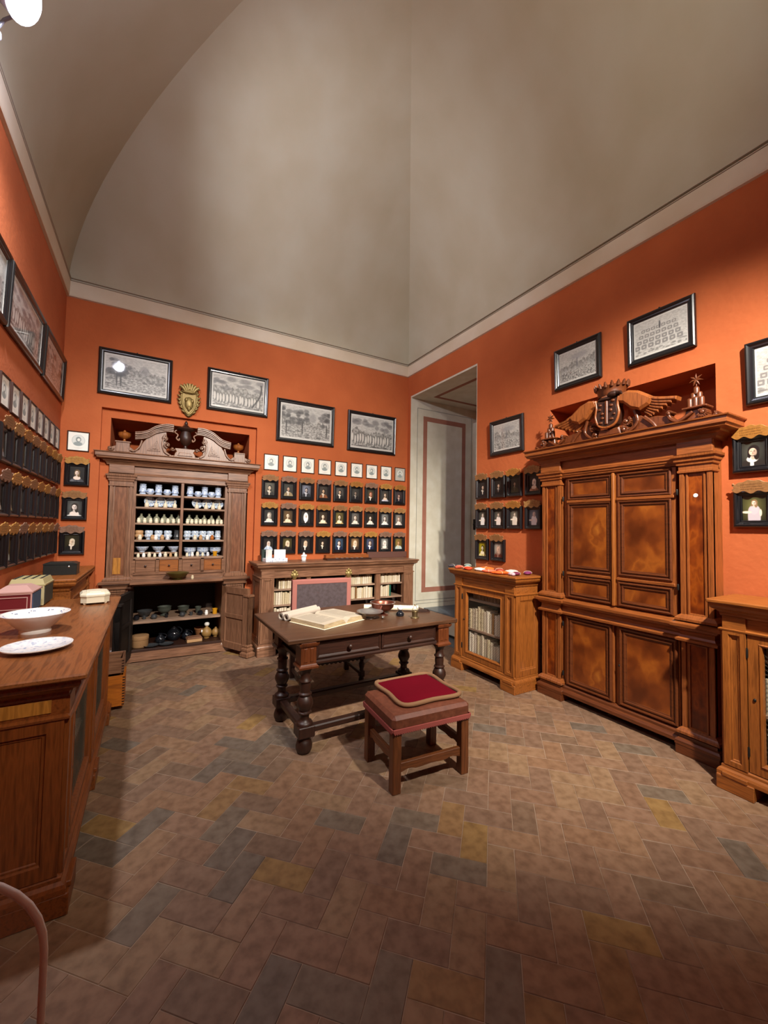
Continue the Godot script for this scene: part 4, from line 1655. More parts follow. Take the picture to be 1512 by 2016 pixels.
# ---------------------------------------------------------------- tall cupboard in the right wall
func cupboard() -> void:
	var t := thing("cupboard", "tall walnut cupboard with burl panelled doors and carved eagle pediment", "cupboard", Vector3(0, 0, 3.385), -90)
	var U: Material = M.cupU
	var X: Material = M.cupX
	var zf := 0.15
	var pils := [[-0.69, -0.495], [0.495, 0.69]]
	var b := MB.new()
	b.box(-0.685, 0.14, -0.29, 0.685, 2.2, zf - 0.045)
	part(t, "carcass", b, U)
	for p in pils:
		grand_pilaster(t, p[0], p[1], 0.935, 2.11, zf, U, M.burl2)
		grand_pilaster(t, p[0], p[1], 0.145, 0.815, zf, U, M.burl2, false)
	entablature(t, 0.692, zf, pils, 2.115, 2.335, 0.125, X, -0.28)
	b = MB.new()
	b.box(-0.5, 2.045, 0.05, 0.5, 2.1, zf + 0.006, 0.003)
	b.sweep([V2(-0.5, zf), V2(0.5, zf)], [V2(0.0, 2.05), V2(0.012, 2.052), V2(0.014, 2.066), V2(0.02, 2.07), V2(0.022, 2.084), V2(0.03, 2.09), V2(0.03, 2.1), V2(0.0, 2.102)])
	part(t, "architrave", b, X)
	# waist
	var plan := [V2(-0.69, -0.28)]
	for p in [[-0.69, 0.166], [-0.495, 0.166], [-0.495, 0.14], [0.495, 0.14], [0.495, 0.166], [0.69, 0.166], [0.69, -0.28]]:
		plan.append(V2(p[0], p[1]))
	b = MB.new()
	b.sweep(plan, [V2(-0.02, 0.78), V2(0.012, 0.782), V2(0.028, 0.79), V2(0.03, 0.805), V2(0.012, 0.815), V2(0.006, 0.83), V2(0.006, 0.862), V2(0.02, 0.868), V2(0.034, 0.885), V2(0.052, 0.892), V2(0.054, 0.912), V2(0.02, 0.924), V2(-0.02, 0.935)])
	part(t, "waist_moulding", b, X)
	b = MB.new()
	b.box(-0.685, 0.78, -0.2, 0.685, 0.935, zf - 0.01)
	part(t, "waist_rail", b, X)
	# plinth and feet
	b = MB.new()
	b.sweep(plan, [V2(-0.02, 0.065), V2(0.036, 0.065), V2(0.036, 0.09), V2(0.028, 0.104), V2(0.014, 0.112), V2(0.014, 0.13), V2(0.0, 0.142), V2(-0.02, 0.146)])
	part(t, "plinth", b, M.cupdX)
	for p in pils:
		b = MB.new()
		b.box(p[0] - 0.034, 0, -0.1, p[1] + 0.034, 0.07, 0.166 + 0.034, 0.004)
		part(t, "foot", b, M.cupdX)
	b = MB.new()
	b.box(-0.6, 0, -0.2, 0.6, 0.1, -0.02)
	part(t, "kickboard", b, M.inside)
	# upper doors: three panels each
	for s in [0, 1]:
		var x0 := -0.455 if s == 0 else 0.006
		var x1 := -0.004 if s == 0 else 0.462
		var g := group_part(t, "door")
		b = MB.new()
		b.box(x0, 0.942, 0.09, x1, 2.043, zf - 0.012, 0.003)
		part(g, "door_leaf", b, U)
		for r in [[0.95, 1.145], [1.195, 1.81], [1.835, 2.035]]:
			panelled(g, x0 + 0.028, r[0], x1 - (0.012 if s == 0 else 0.03), r[1], zf - 0.012, M.burl, M.cupdX, 1.15)
		for y in [1.168, 1.822]:
			b = MB.new()
			b.box(x0 + 0.02, y - 0.012, zf - 0.012, x1 - 0.01, y + 0.012, zf + 0.006, 0.004)
			part(g, "cross_rail", b, X)
		for y in [1.16, 1.85]:
			b = MB.new()
			var xh := x0 - 0.012 if s == 0 else x1 + 0.012
			b.lathe([V2(0.006, y - 0.022), V2(0.008, y - 0.014), V2(0.008, y + 0.014), V2(0.006, y + 0.022)], 8, Vector3(xh, 0, zf + 0.006))
			part(g, "hinge", b, M.iron)
	b = MB.new()
	b.box(-0.012, 0.942, zf - 0.02, 0.014, 2.043, zf + 0.016, 0.006)
	part(t, "meeting_bead", b, M.honeyU)
	# lower doors: one panel each
	for s in [0, 1]:
		var x0 := -0.46 if s == 0 else 0.022
		var x1 := -0.012 if s == 0 else 0.472
		var g := group_part(t, "door")
		b = MB.new()
		b.box(x0, 0.148, 0.08, x1, 0.786, zf - 0.016, 0.003)
		part(g, "door_leaf", b, U)
		panelled(g, x0 + 0.016, 0.156, x1 - 0.012, 0.778, zf - 0.016, M.burl, M.cupdX, 1.35)
		if s == 0:
			for y in [0.25, 0.7]:
				b = MB.new()
				b.lathe([V2(0.006, y - 0.022), V2(0.008, y - 0.014), V2(0.008, y + 0.014), V2(0.006, y + 0.022)], 8, Vector3(x0 - 0.012, 0, zf + 0.004))
				part(g, "hinge", b, M.iron)
		else:
			b = MB.new()
			b.ball(Vector3(x0 + 0.02, 0.47, zf + 0.004), Vector3(0.007, 0.011, 0.006), 8, 5)
			part(g, "lock", b, M.iron)
	# small white disc on the right pilaster
	b = MB.new()
	b.xf = Transform3D(Basis(Vector3.RIGHT, PI / 2), Vector3(0.59, 1.82, zf + 0.004))
	b.lathe([V2(0.014, 0), V2(0.014, 0.003), V2(0.0, 0.004)], 14)
	part(t, "white_tag", b, M.white)
	eagle_pediment(t)


func eagle_pediment(t: Node3D) -> void:
	var U: Material = M.cupdU
	var z0 := 0.1
	var b := MB.new()
	var cx := -0.02
	for s in [-1.0, 1.0]:
		var b2 := MB.new()
		# scrolled board from the shield out to the mount shelf and its end volute
		b2.prism(mirx([V2(0.08, 2.335), V2(0.74, 2.335), V2(0.735, 2.372), V2(0.68, 2.385), V2(0.67, 2.44), V2(0.55, 2.44), V2(0.545, 2.4), V2(0.5, 2.368), V2(0.45, 2.39), V2(0.43, 2.43), V2(0.36, 2.45), V2(0.28, 2.455), V2(0.21, 2.50), V2(0.16, 2.47), V2(0.17, 2.41), V2(0.12, 2.38)], s, cx), z0, z0 + 0.045, 0.006)
		part(t, "pediment_board", b2, U)
		b2 = MB.new()
		b2.prism(ribbon(curve(mirxl([V2(0.2, 2.53), V2(0.225, 2.44), V2(0.18, 2.38), V2(0.11, 2.36)], s, cx)), 0.022, 0.016), z0, z0 + 0.07, 0.004)
		b2.prism(ribbon(curve(mirxl([V2(0.27, 2.46), V2(0.33, 2.40), V2(0.36, 2.355)], s, cx)), 0.03, 0.02), z0, z0 + 0.066, 0.006)
		b2.prism(ribbon(curve(mirxl([V2(0.44, 2.445), V2(0.46, 2.40), V2(0.51, 2.372), V2(0.57, 2.4), V2(0.6, 2.42)], s, cx)), 0.022, 0.018), z0, z0 + 0.07, 0.004)
		b2.prism(ribbon(curve(mirxl([V2(0.64, 2.43), V2(0.66, 2.38), V2(0.71, 2.36), V2(0.745, 2.385)], s, cx)), 0.018, 0.014), z0, z0 + 0.066, 0.004)
		scroll(b2, V2(cx + s * 0.14, 2.45), 0.036, 0.008, 60, -s * 1.2, 0.02, 0.01, z0, z0 + 0.075)
		scroll(b2, V2(cx + s * 0.12, 2.39), 0.03, 0.008, -60, s * 1.2, 0.018, 0.01, z0, z0 + 0.075)
		scroll(b2, V2(cx + s * 0.45, 2.44), 0.02, 0.006, 0, s * 1.1, 0.014, 0.008, z0, z0 + 0.075)
		scroll(b2, V2(cx + s * 0.66, 2.405), 0.032, 0.008, 200, s * 1.2, 0.018, 0.01, z0, z0 + 0.07)
		scroll(b2, V2(cx + s * 0.735, 2.37), 0.02, 0.006, 120, -s * 1.1, 0.014, 0.008, z0, z0 + 0.06)
		part(t, "volute", b2, U)
		# spread wing: coverts and five long flight feathers
		b2 = MB.new()
		b2.prism(mirx([V2(0.1, 2.68), V2(0.17, 2.695), V2(0.25, 2.67), V2(0.32, 2.62), V2(0.36, 2.585), V2(0.33, 2.54), V2(0.26, 2.51), V2(0.19, 2.54), V2(0.13, 2.6), V2(0.08, 2.62)], s, cx), z0 + 0.03, z0 + 0.11, 0.02)
		part(t, "wing", b2, M.cupU)
		for k in 7:
			var f := k / 6.0
			b2 = MB.new()
			var l := curve(mirxl([V2(0.12 + 0.03 * f, 2.675 - 0.09 * f), V2(0.25, 2.64 - 0.12 * f), V2(0.37 - 0.06 * f, 2.575 - 0.1 * f), V2(0.515 - 0.2 * f, 2.54 - 0.085 * f)], s, cx))
			b2.prism(ribbon(l, 0.022, 0.026), z0 + 0.02, z0 + 0.1 - 0.008 * k, 0.007)
			part(t, "feather", b2, M.cupU)
		# shelf with heaped mounts and a star
		b2 = MB.new()
		b2.box(cx + s * 0.535, 2.44, z0 - 0.04, cx + s * 0.69, 2.455, z0 + 0.075, 0.005)
		part(t, "mount_shelf", b2, U)
		b2 = MB.new()
		for m in [[-0.035, 2.455, 0.07], [0.0, 2.455, 0.075], [0.035, 2.455, 0.07], [-0.018, 2.5, 0.065], [0.018, 2.5, 0.065], [0.0, 2.55, 0.055]]:
			b2.lathe([V2(0.019, 0), V2(0.019, m[2] - 0.014), V2(0.016, m[2] - 0.005), V2(0.008, m[2]), V2(0, m[2] + 0.001)], 10, Vector3(cx + s * 0.61 + m[0], m[1], z0 + 0.02 + (0.014 if m[1] < 2.46 else 0.0)))
		part(t, "mounts", b2, M.cupdU)
		b2 = MB.new()
		b2.tube([Vector3(cx + s * 0.61, 2.6, z0 + 0.02), Vector3(cx + s * 0.61, 2.64, z0 + 0.02)], [0.004], 6)
		for k in 7:
			var a := TAU * k / 7 + PI / 2
			b2.tube([Vector3(cx + s * 0.61, 2.655, z0 + 0.02), Vector3(cx + s * 0.61 + cos(a) * 0.022, 2.655 + sin(a) * 0.022, z0 + 0.026), Vector3(cx + s * 0.61 + cos(a) * 0.045, 2.655 + sin(a) * 0.045, z0 + 0.02)], [0.004, 0.008, 0.001], 5)
		part(t, "star", b2, M.cupdU)
	# shield
	b = MB.new()
	var sh := PackedVector2Array()
	for p in curve([V2(-0.1, 2.665), V2(0.0, 2.65), V2(0.1, 2.665), V2(0.09, 2.6), V2(0.1, 2.53), V2(0.07, 2.45), V2(0.0, 2.425), V2(-0.07, 2.45), V2(-0.1, 2.53), V2(-0.09, 2.6)], 4):
		sh.append(p + V2(cx, 0))
	b.prism(sh, z0 + 0.02, z0 + 0.105, 0.012)
	part(t, "shield", b, M.darkU)
	b = MB.new()
	var edge := curve([V2(-0.1, 2.665), V2(-0.09, 2.6), V2(-0.1, 2.53), V2(-0.07, 2.45), V2(0.0, 2.425), V2(0.07, 2.45), V2(0.1, 2.53), V2(0.09, 2.6), V2(0.1, 2.665)], 4)
	var path := []
	for p in edge:
		path.append(Vector3(cx + p.x, p.y, z0 + 0.1))
	b.tube(path, [0.011], 6)
	part(t, "shield_rim", b, M.cupU)
	b = MB.new()
	b.box(cx - 0.012, 2.45, z0 + 0.1, cx + 0.012, 2.65, z0 + 0.116, 0.005)
	rng.seed = 3
	for k in 10:
		b.ball(Vector3(cx + (0.05 if k % 2 else -0.05) + rng.randf_range(-0.016, 0.016), 2.47 + 0.019 * k, z0 + 0.106), Vector3(rng.randf_range(0.012, 0.022), rng.randf_range(0.008, 0.015), 0.012), 8, 5)
	part(t, "shield_relief", b, M.cupdU)
	b = MB.new()
	b.prism(PackedVector2Array([V2(cx - 0.1, 2.36), V2(cx + 0.1, 2.36), V2(cx + 0.085, 2.42), V2(cx - 0.085, 2.42)]), z0, z0 + 0.08, 0.012)
	part(t, "shield_foot", b, U)
	# crown with leaf points, tilted head of the eagle below it
	b = MB.new()
	b.lathe([V2(0.095, 2.7), V2(0.1, 2.715), V2(0.1, 2.73), V2(0.104, 2.75), V2(0.116, 2.78), V2(0.108, 2.782), V2(0.09, 2.74), V2(0.086, 2.7)], 22, Vector3(cx, 0, z0 + 0.03), 1.15, 0.75)
	part(t, "crown", b, U)
	for k in 16:
		var a := TAU * k / 16.0
		b = MB.new()
		var p0 := Vector3(cx + cos(a) * 0.128, 2.765, z0 + 0.03 + sin(a) * 0.083)
		var o := Vector3(cos(a), 0, sin(a))
		b.tube([p0, p0 + Vector3(0, 0.024, 0) + o * 0.006, p0 + Vector3(0, 0.044, 0) + o * 0.014], [0.014, 0.013, 0.004], 6)
		part(t, "crown_leaf", b, U)
	b = MB.new()
	b.ball(Vector3(cx + 0.045, 2.7, z0 + 0.07), Vector3(0.055, 0.032, 0.05), 12, 8)
	b.tube([Vector3(cx + 0.08, 2.7, z0 + 0.09), Vector3(cx + 0.115, 2.695, z0 + 0.1), Vector3(cx + 0.13, 2.675, z0 + 0.1)], [0.02, 0.013, 0.003], 8)
	b.ball(Vector3(cx - 0.02, 2.675, z0 + 0.06), Vector3(0.085, 0.022, 0.045), 12, 8)
	part(t, "eagle_head", b, M.darkU)


func mirx(pts: Array, s: float, cx: float) -> PackedVector2Array:
	var out := PackedVector2Array()
	for p in pts:
		out.append(V2(cx + p.x * s, p.y))
	return out


func mirxl(pts: Array, s: float, cx: float) -> Array:
	var out := []
	for p in pts:
		out.append(V2(cx + p.x * s, p.y))
	return out


# ---------------------------------------------------------------- writing table, chair, stool
func baluster(b: MB, x: float, z: float) -> void:
	b.lathe([V2(0.02, 0.0), V2(0.045, 0.006), V2(0.056, 0.03), V2(0.057, 0.055), V2(0.048, 0.085), V2(0.036, 0.1), V2(0.04, 0.118)], 18, Vector3(x, 0, z))
	b.box(x - 0.058, 0.116, z - 0.058, x + 0.058, 0.19, z + 0.058, 0.005)
	b.lathe([V2(0.056, 0.19), V2(0.058, 0.2), V2(0.05, 0.212), V2(0.034, 0.22), V2(0.03, 0.24), V2(0.034, 0.262), V2(0.046, 0.268), V2(0.046, 0.276), V2(0.034, 0.284), V2(0.044, 0.3), V2(0.056, 0.326), V2(0.055, 0.35), V2(0.044, 0.376), V2(0.034, 0.388), V2(0.045, 0.394), V2(0.045, 0.402), V2(0.034, 0.41), V2(0.037, 0.45), V2(0.035, 0.478), V2(0.044, 0.484), V2(0.044, 0.492), V2(0.034, 0.5), V2(0.032, 0.535), V2(0.038, 0.552), V2(0.052, 0.572), V2(0.056, 0.58)], 20, Vector3(x, 0, z))


func table() -> void:
	var t := thing("writing_table", "dark walnut writing table with turned legs and two drawers", "table", Vector3(-1.934, 0, 2.18), 1.0)
	var U: Material = M.deskU
	var X: Material = M.deskX
	var b := MB.new()
	b.box(-0.738, 0.757, -0.475, 0.738, 0.79, 0.485, 0.006)
	part(t, "tabletop", b, M.deskX)
	var zf := 0.425
	var zb := -0.11
	for sx in [-1.0, 1.0]:
		for z in [zf, zb]:
			var g := group_part(t, "leg")
			b = MB.new()
			baluster(b, sx * 0.59, z)
			part(g, "baluster", b, M.darkU)
			b = MB.new()
			b.box(sx * 0.59 - 0.056, 0.6, z - 0.056, sx * 0.59 + 0.056, 0.757, z + 0.056, 0.003)
			var pl := [V2(sx * 0.59 - 0.056, z - 0.056), V2(sx * 0.59 - 0.056, z + 0.056), V2(sx * 0.59 + 0.056, z + 0.056), V2(sx * 0.59 + 0.056, z - 0.056)]
			b.sweep(pl, [V2(-0.01, 0.578), V2(0.012, 0.582), V2(0.014, 0.596), V2(0.004, 0.604), V2(0.0, 0.612)], true)
			b.sweep(pl, [V2(0.0, 0.728), V2(0.008, 0.732), V2(0.014, 0.745), V2(0.016, 0.757)], true)
			for k in [-0.022, 0.022]:
				b.box(sx * 0.59 + k - 0.014, 0.625, z + 0.05, sx * 0.59 + k + 0.014, 0.72, z + 0.0605, 0.004)
			part(g, "block", b, M.cupdU if z > 0 else U)
	# aprons
	b = MB.new()
	b.box(-0.535, 0.598, zf - 0.03, 0.535, 0.757, zf + 0.018)
	b.sweep([V2(-0.535, zf + 0.018), V2(0.535, zf + 0.018)], [V2(0.0, 0.594), V2(0.018, 0.598), V2(0.02, 0.612), V2(0.006, 0.622), V2(0.0, 0.626)])
	part(t, "front_apron", b, M.darkX)
	for k in 2:
		var x0 := -0.525 + k * 0.53
		var g := group_part(t, "drawer")
		b = MB.new()
		b.box(x0, 0.628, zf - 0.28, x0 + 0.52, 0.748, zf + 0.024, 0.003)
		b.frame(x0, 0.628, x0 + 0.52, 0.748, [V2(0.0, zf + 0.02), V2(0.0, zf + 0.03), V2(0.012, zf + 0.034), V2(0.02, zf + 0.026), V2(0.026, zf + 0.023)])
		part(g, "drawer_front", b, M.darkX)
		b = MB.new()
		b.xf = Transform3D(Basis(Vector3.RIGHT, PI / 2), Vector3(x0 + 0.255, 0.688, zf + 0.022))
		b.lathe([V2(0.007, 0), V2(0.008, 0.012), V2(0.018, 0.02), V2(0.019, 0.03), V2(0.012, 0.038), V2(0.0, 0.04)], 12)
		part(g, "knob", b, M.darkU)
	for s in [-1.0, 1.0]:
		b = MB.new()
		b.box(s * 0.6, 0.6, zb + 0.05, s * 0.57, 0.757, zf - 0.05)
		b.box(s * 0.62, 0.6, zb + 0.05, s * 0.6, 0.625, zf - 0.05, 0.003)
		part(t, "side_apron", b, M.darkZ)
	b = MB.new()
	b.box(-0.535, 0.6, zb - 0.02, 0.535, 0.757, zb + 0.01)
	part(t, "back_apron", b, M.darkX)
	for z in [zf, zb]:
		b = MB.new()
		b.box(-0.535, 0.132, z - 0.03, 0.535, 0.176, z + 0.03, 0.008)
		part(t, "stretcher", b, M.darkX)
	for s in [-1.0, 1.0]:
		b = MB.new()
		b.box(s * 0.59 - 0.03, 0.132, zb + 0.05, s * 0.59 + 0.03, 0.176, zf - 0.05, 0.008)
		part(t, "stretcher", b, M.darkZ)
	chair()
	stool()
	desk_things()


func chair() -> void:
	var t := thing("armless_chair", "chair with grey leather back in a pink border and gilt finials", "chair", Vector3(-1.89, 0, 1.46), -3)
	var w := 0.3
	var zb := -0.21
	var b := MB.new()
	for s in [-1.0, 1.0]:
		b = MB.new()
		b.box(s * w - 0.024, 0.0, zb - 0.024, s * w + 0.024, 0.98, zb + 0.024, 0.004)
		part(t, "back_post", b, M.darkU)
		b = MB.new()
		b.lathe([V2(0.022, 0.98), V2(0.026, 0.99), V2(0.014, 1.0), V2(0.02, 1.012), V2(0.03, 1.03), V2(0.034, 1.05), V2(0.028, 1.07), V2(0.012, 1.08), V2(0.0, 1.09)], 10, Vector3(s * w, 0, zb))
		for k in [[-0.02, 1.075], [0.02, 1.075], [0.0, 1.09], [-0.028, 1.05], [0.028, 1.05]]:
			b.ball(Vector3(s * w + k[0], k[1], zb + 0.014), Vector3(0.014, 0.018, 0.012), 8, 5)
		b.lathe([V2(0.0, 0.94), V2(0.016, 0.96), V2(0.014, 0.985), V2(0.0, 1.0)], 8, Vector3(s * w, 0, zb + 0.02))
		part(t, "finial", b, M.gilt)
		b = MB.new()
		b.lathe([V2(0.024, 0.0), V2(0.03, 0.02), V2(0.026, 0.05), V2(0.018, 0.06)], 10, Vector3(s * w, 0, 0.2))
		b.box(s * w - 0.026, 0.06, 0.174, s * w + 0.026, 0.12, 0.226, 0.004)
		b.lathe([V2(0.024, 0.12), V2(0.018, 0.135), V2(0.026, 0.16), V2(0.03, 0.19), V2(0.018, 0.215), V2(0.024, 0.225), V2(0.018, 0.235)], 12, Vector3(s * w, 0, 0.2))
		b.box(s * w - 0.026, 0.235, 0.174, s * w + 0.026, 0.33, 0.226, 0.004)
		b.lathe([V2(0.02, 0.33), V2(0.028, 0.36), V2(0.02, 0.4)], 10, Vector3(s * w, 0, 0.2))
		part(t, "front_leg", b, M.darkU)
	# back: pink cloth border stretched over the frame, leather field
	b = MB.new()
	b.frame(-w - 0.024, 0.6, w + 0.024, 1.0, [V2(0, zb - 0.03), V2(0, zb + 0.03), V2(0.008, zb + 0.036), V2(0.045, zb + 0.034), V2(0.05, zb + 0.028)])
	part(t, "back_border", b, M.pinkcloth)
	b = MB.new()
	b.box(-w + 0.02, 0.62, zb - 0.02, w - 0.02, 0.97, zb + 0.03, 0.004)
	part(t, "back_leather", b, M.greyleather)
	b = MB.new()
	b.box(-w - 0.03, 0.4, zb - 0.02, w + 0.03, 0.47, 0.235, 0.022)
	part(t, "seat", b, M.greyleather)
	# carved front rail with a scalloped lower edge
	var poly := PackedVector2Array([V2(-w + 0.02, 0.31), V2(-w + 0.02, 0.24)])
	for k in 25:
		poly.append(V2(-w + 0.03 + (2 * w - 0.06) * k / 24.0, 0.235 - (0.012 if k % 2 else 0.0)))
	poly.append(V2(w - 0.02, 0.24))
	poly.append(V2(w - 0.02, 0.31))
	b = MB.new()
	b.prism(poly, 0.185, 0.212, 0.004)
	part(t, "front_rail", b, M.darkX)
	for s in [-1.0, 1.0]:
		b = MB.new()
		b.box(s * w - 0.014, 0.07, zb, s * w + 0.014, 0.105, 0.19, 0.004)
		part(t, "stretcher", b, M.darkZ)
	b = MB.new()
	b.box(-w, 0.2, zb - 0.012, w, 0.24, zb + 0.012, 0.004)
	part(t, "stretcher", b, M.darkX)


func pillow(b: MB, w: float, d: float, h: float, y: float, sharp: float) -> void:
	var n := 14
	var P := func(i: int, j: int) -> Vector3:
		var u := 2.0 * i / n - 1.0
		var v := 2.0 * j / n - 1.0
		var e := (1.0 - pow(absf(u), sharp)) * (1.0 - pow(absf(v), sharp))
		var pull := 1.0 - 0.035 * (1.0 - absf(v) * absf(u))
		return Vector3(u * w * 0.5 * (pull if absf(u) > 0.9 else 1.0), y + h * sqrt(maxf(e, 0.0)) - 0.006 * exp(-8.0 * (u * u + v * v)), v * d * 0.5 * (pull if absf(v) > 0.9 else 1.0))
	for i in n:
		for j in n:
			var q := [P.call(i, j), P.call(i, j + 1), P.call(i + 1, j + 1), P.call(i + 1, j)]
			var nn := []
			for k in [[i, j], [i, j + 1], [i + 1, j + 1], [i + 1, j]]:
				var gx: Vector3 = P.call(mini(k[0] + 1, n), k[1]) - P.call(maxi(k[0] - 1, 0), k[1])
				var gz: Vector3 = P.call(k[0], mini(k[1] + 1, n)) - P.call(k[0], maxi(k[1] - 1, 0))
				nn.append(gz.cross(gx).normalized())
			b.squad(q[0], q[1], q[2], q[3], nn[0], nn[1], nn[2], nn[3])


func stool() -> void:
	var t := thing("stool", "leather-covered wooden stool with pink fringe in front of the writing table", "stool", Vector3(-1.93, 0, 3.11), -4)
	var w := 0.272
	var d := 0.212
	var b := MB.new()
	for sx in [-1.0, 1.0]:
		for sz in [-1.0, 1.0]:
			b = MB.new()
			b.box(sx * w, 0, sz * d, sx * (w - 0.056), 0.37, sz * (d - 0.056), 0.004)
			part(t, "leg", b, M.stoolU)
	b = MB.new()
	b.box(-w - 0.006, 0.36, -d - 0.006, w + 0.006, 0.448, d + 0.006, 0.02)
	pillow(b, 2 * w - 0.02, 2 * d - 0.02, 0.016, 0.446, 4.0)
	part(t, "leather_seat", b, M.leather)
	b = MB.new()
	for s in 4:
		var span := w if s % 2 == 0 else d
		var off := d if s % 2 == 0 else w
		b.xf = Transform3D(Basis(Vector3.UP, s * PI / 2), Vector3.ZERO)
		var poly := PackedVector2Array([V2(span + 0.006, 0.378), V2(-span - 0.006, 0.378), V2(-span - 0.006, 0.362)])
		var n := int(span * 2 / 0.014)
		for k in n:
			poly.append(V2(-span + 2 * span * k / float(n), 0.352))
			poly.append(V2(-span + 2 * span * (k + 0.5) / float(n), 0.344))
		poly.append(V2(span + 0.006, 0.362))
		b.prism(poly, off + 0.004, off + 0.012, 0.002)
	part(t, "fringe", b, M.fringe)
	# low stretchers with wavy lower edges
	for k in 4:
		b = MB.new()
		var span := (w if k < 2 else d) - 0.05
		var y := 0.12 if k == 0 else 0.17
		var poly := PackedVector2Array([V2(span, y + 0.045), V2(-span, y + 0.045), V2(-span, y)])
		for j in 17:
			var u := -1.0 + 2.0 * j / 16.0
			poly.append(V2(span * u * 0.98, y - 0.004 + 0.008 * cos(u * 9.0) * (1.0 if absf(u) > 0.4 else 0.3)))
		poly.append(V2(span, y))
		b.xf = Transform3D(Basis(Vector3.UP, [0.0, PI, PI / 2, -PI / 2][k]), Vector3.ZERO)
		var off := (d if k < 2 else w) - 0.042
		b.prism(poly, off, off + 0.026, 0.003)
		part(t, "stretcher", b, M.stoolX if k < 2 else M.stoolZ)
	# cushion
	var c := thing("seat_cushion", "flat crimson velvet cushion with brown edging lying on the stool", "cushion", Vector3(-1.885, 0.458, 3.055), -3)
	b = MB.new()
	pillow(b, 0.41, 0.385, 0.026, 0.016, 3.0)
	b.box(-0.2, 0.004, -0.188, 0.2, 0.018, 0.188)
	part(c, "velvet", b, M.velvet)
	b = MB.new()
	var path := []
	for q in [[-1, -1], [0, -1.03], [1, -1], [1.03, 0], [1, 1], [0, 1.03], [-1, 1], [-1.03, 0]]:
		path.append(V2(q[0] * 0.208, q[1] * 0.196))
	path.append(path[0])
	path.append(path[1])
	var p3 := []
	for p in curve(path, 6).slice(0, 50):
		p3.append(Vector3(p.x, 0.016, p.y))
	b.tube(p3, [0.0145], 8)
	part(c, "edging", b, M.cord)


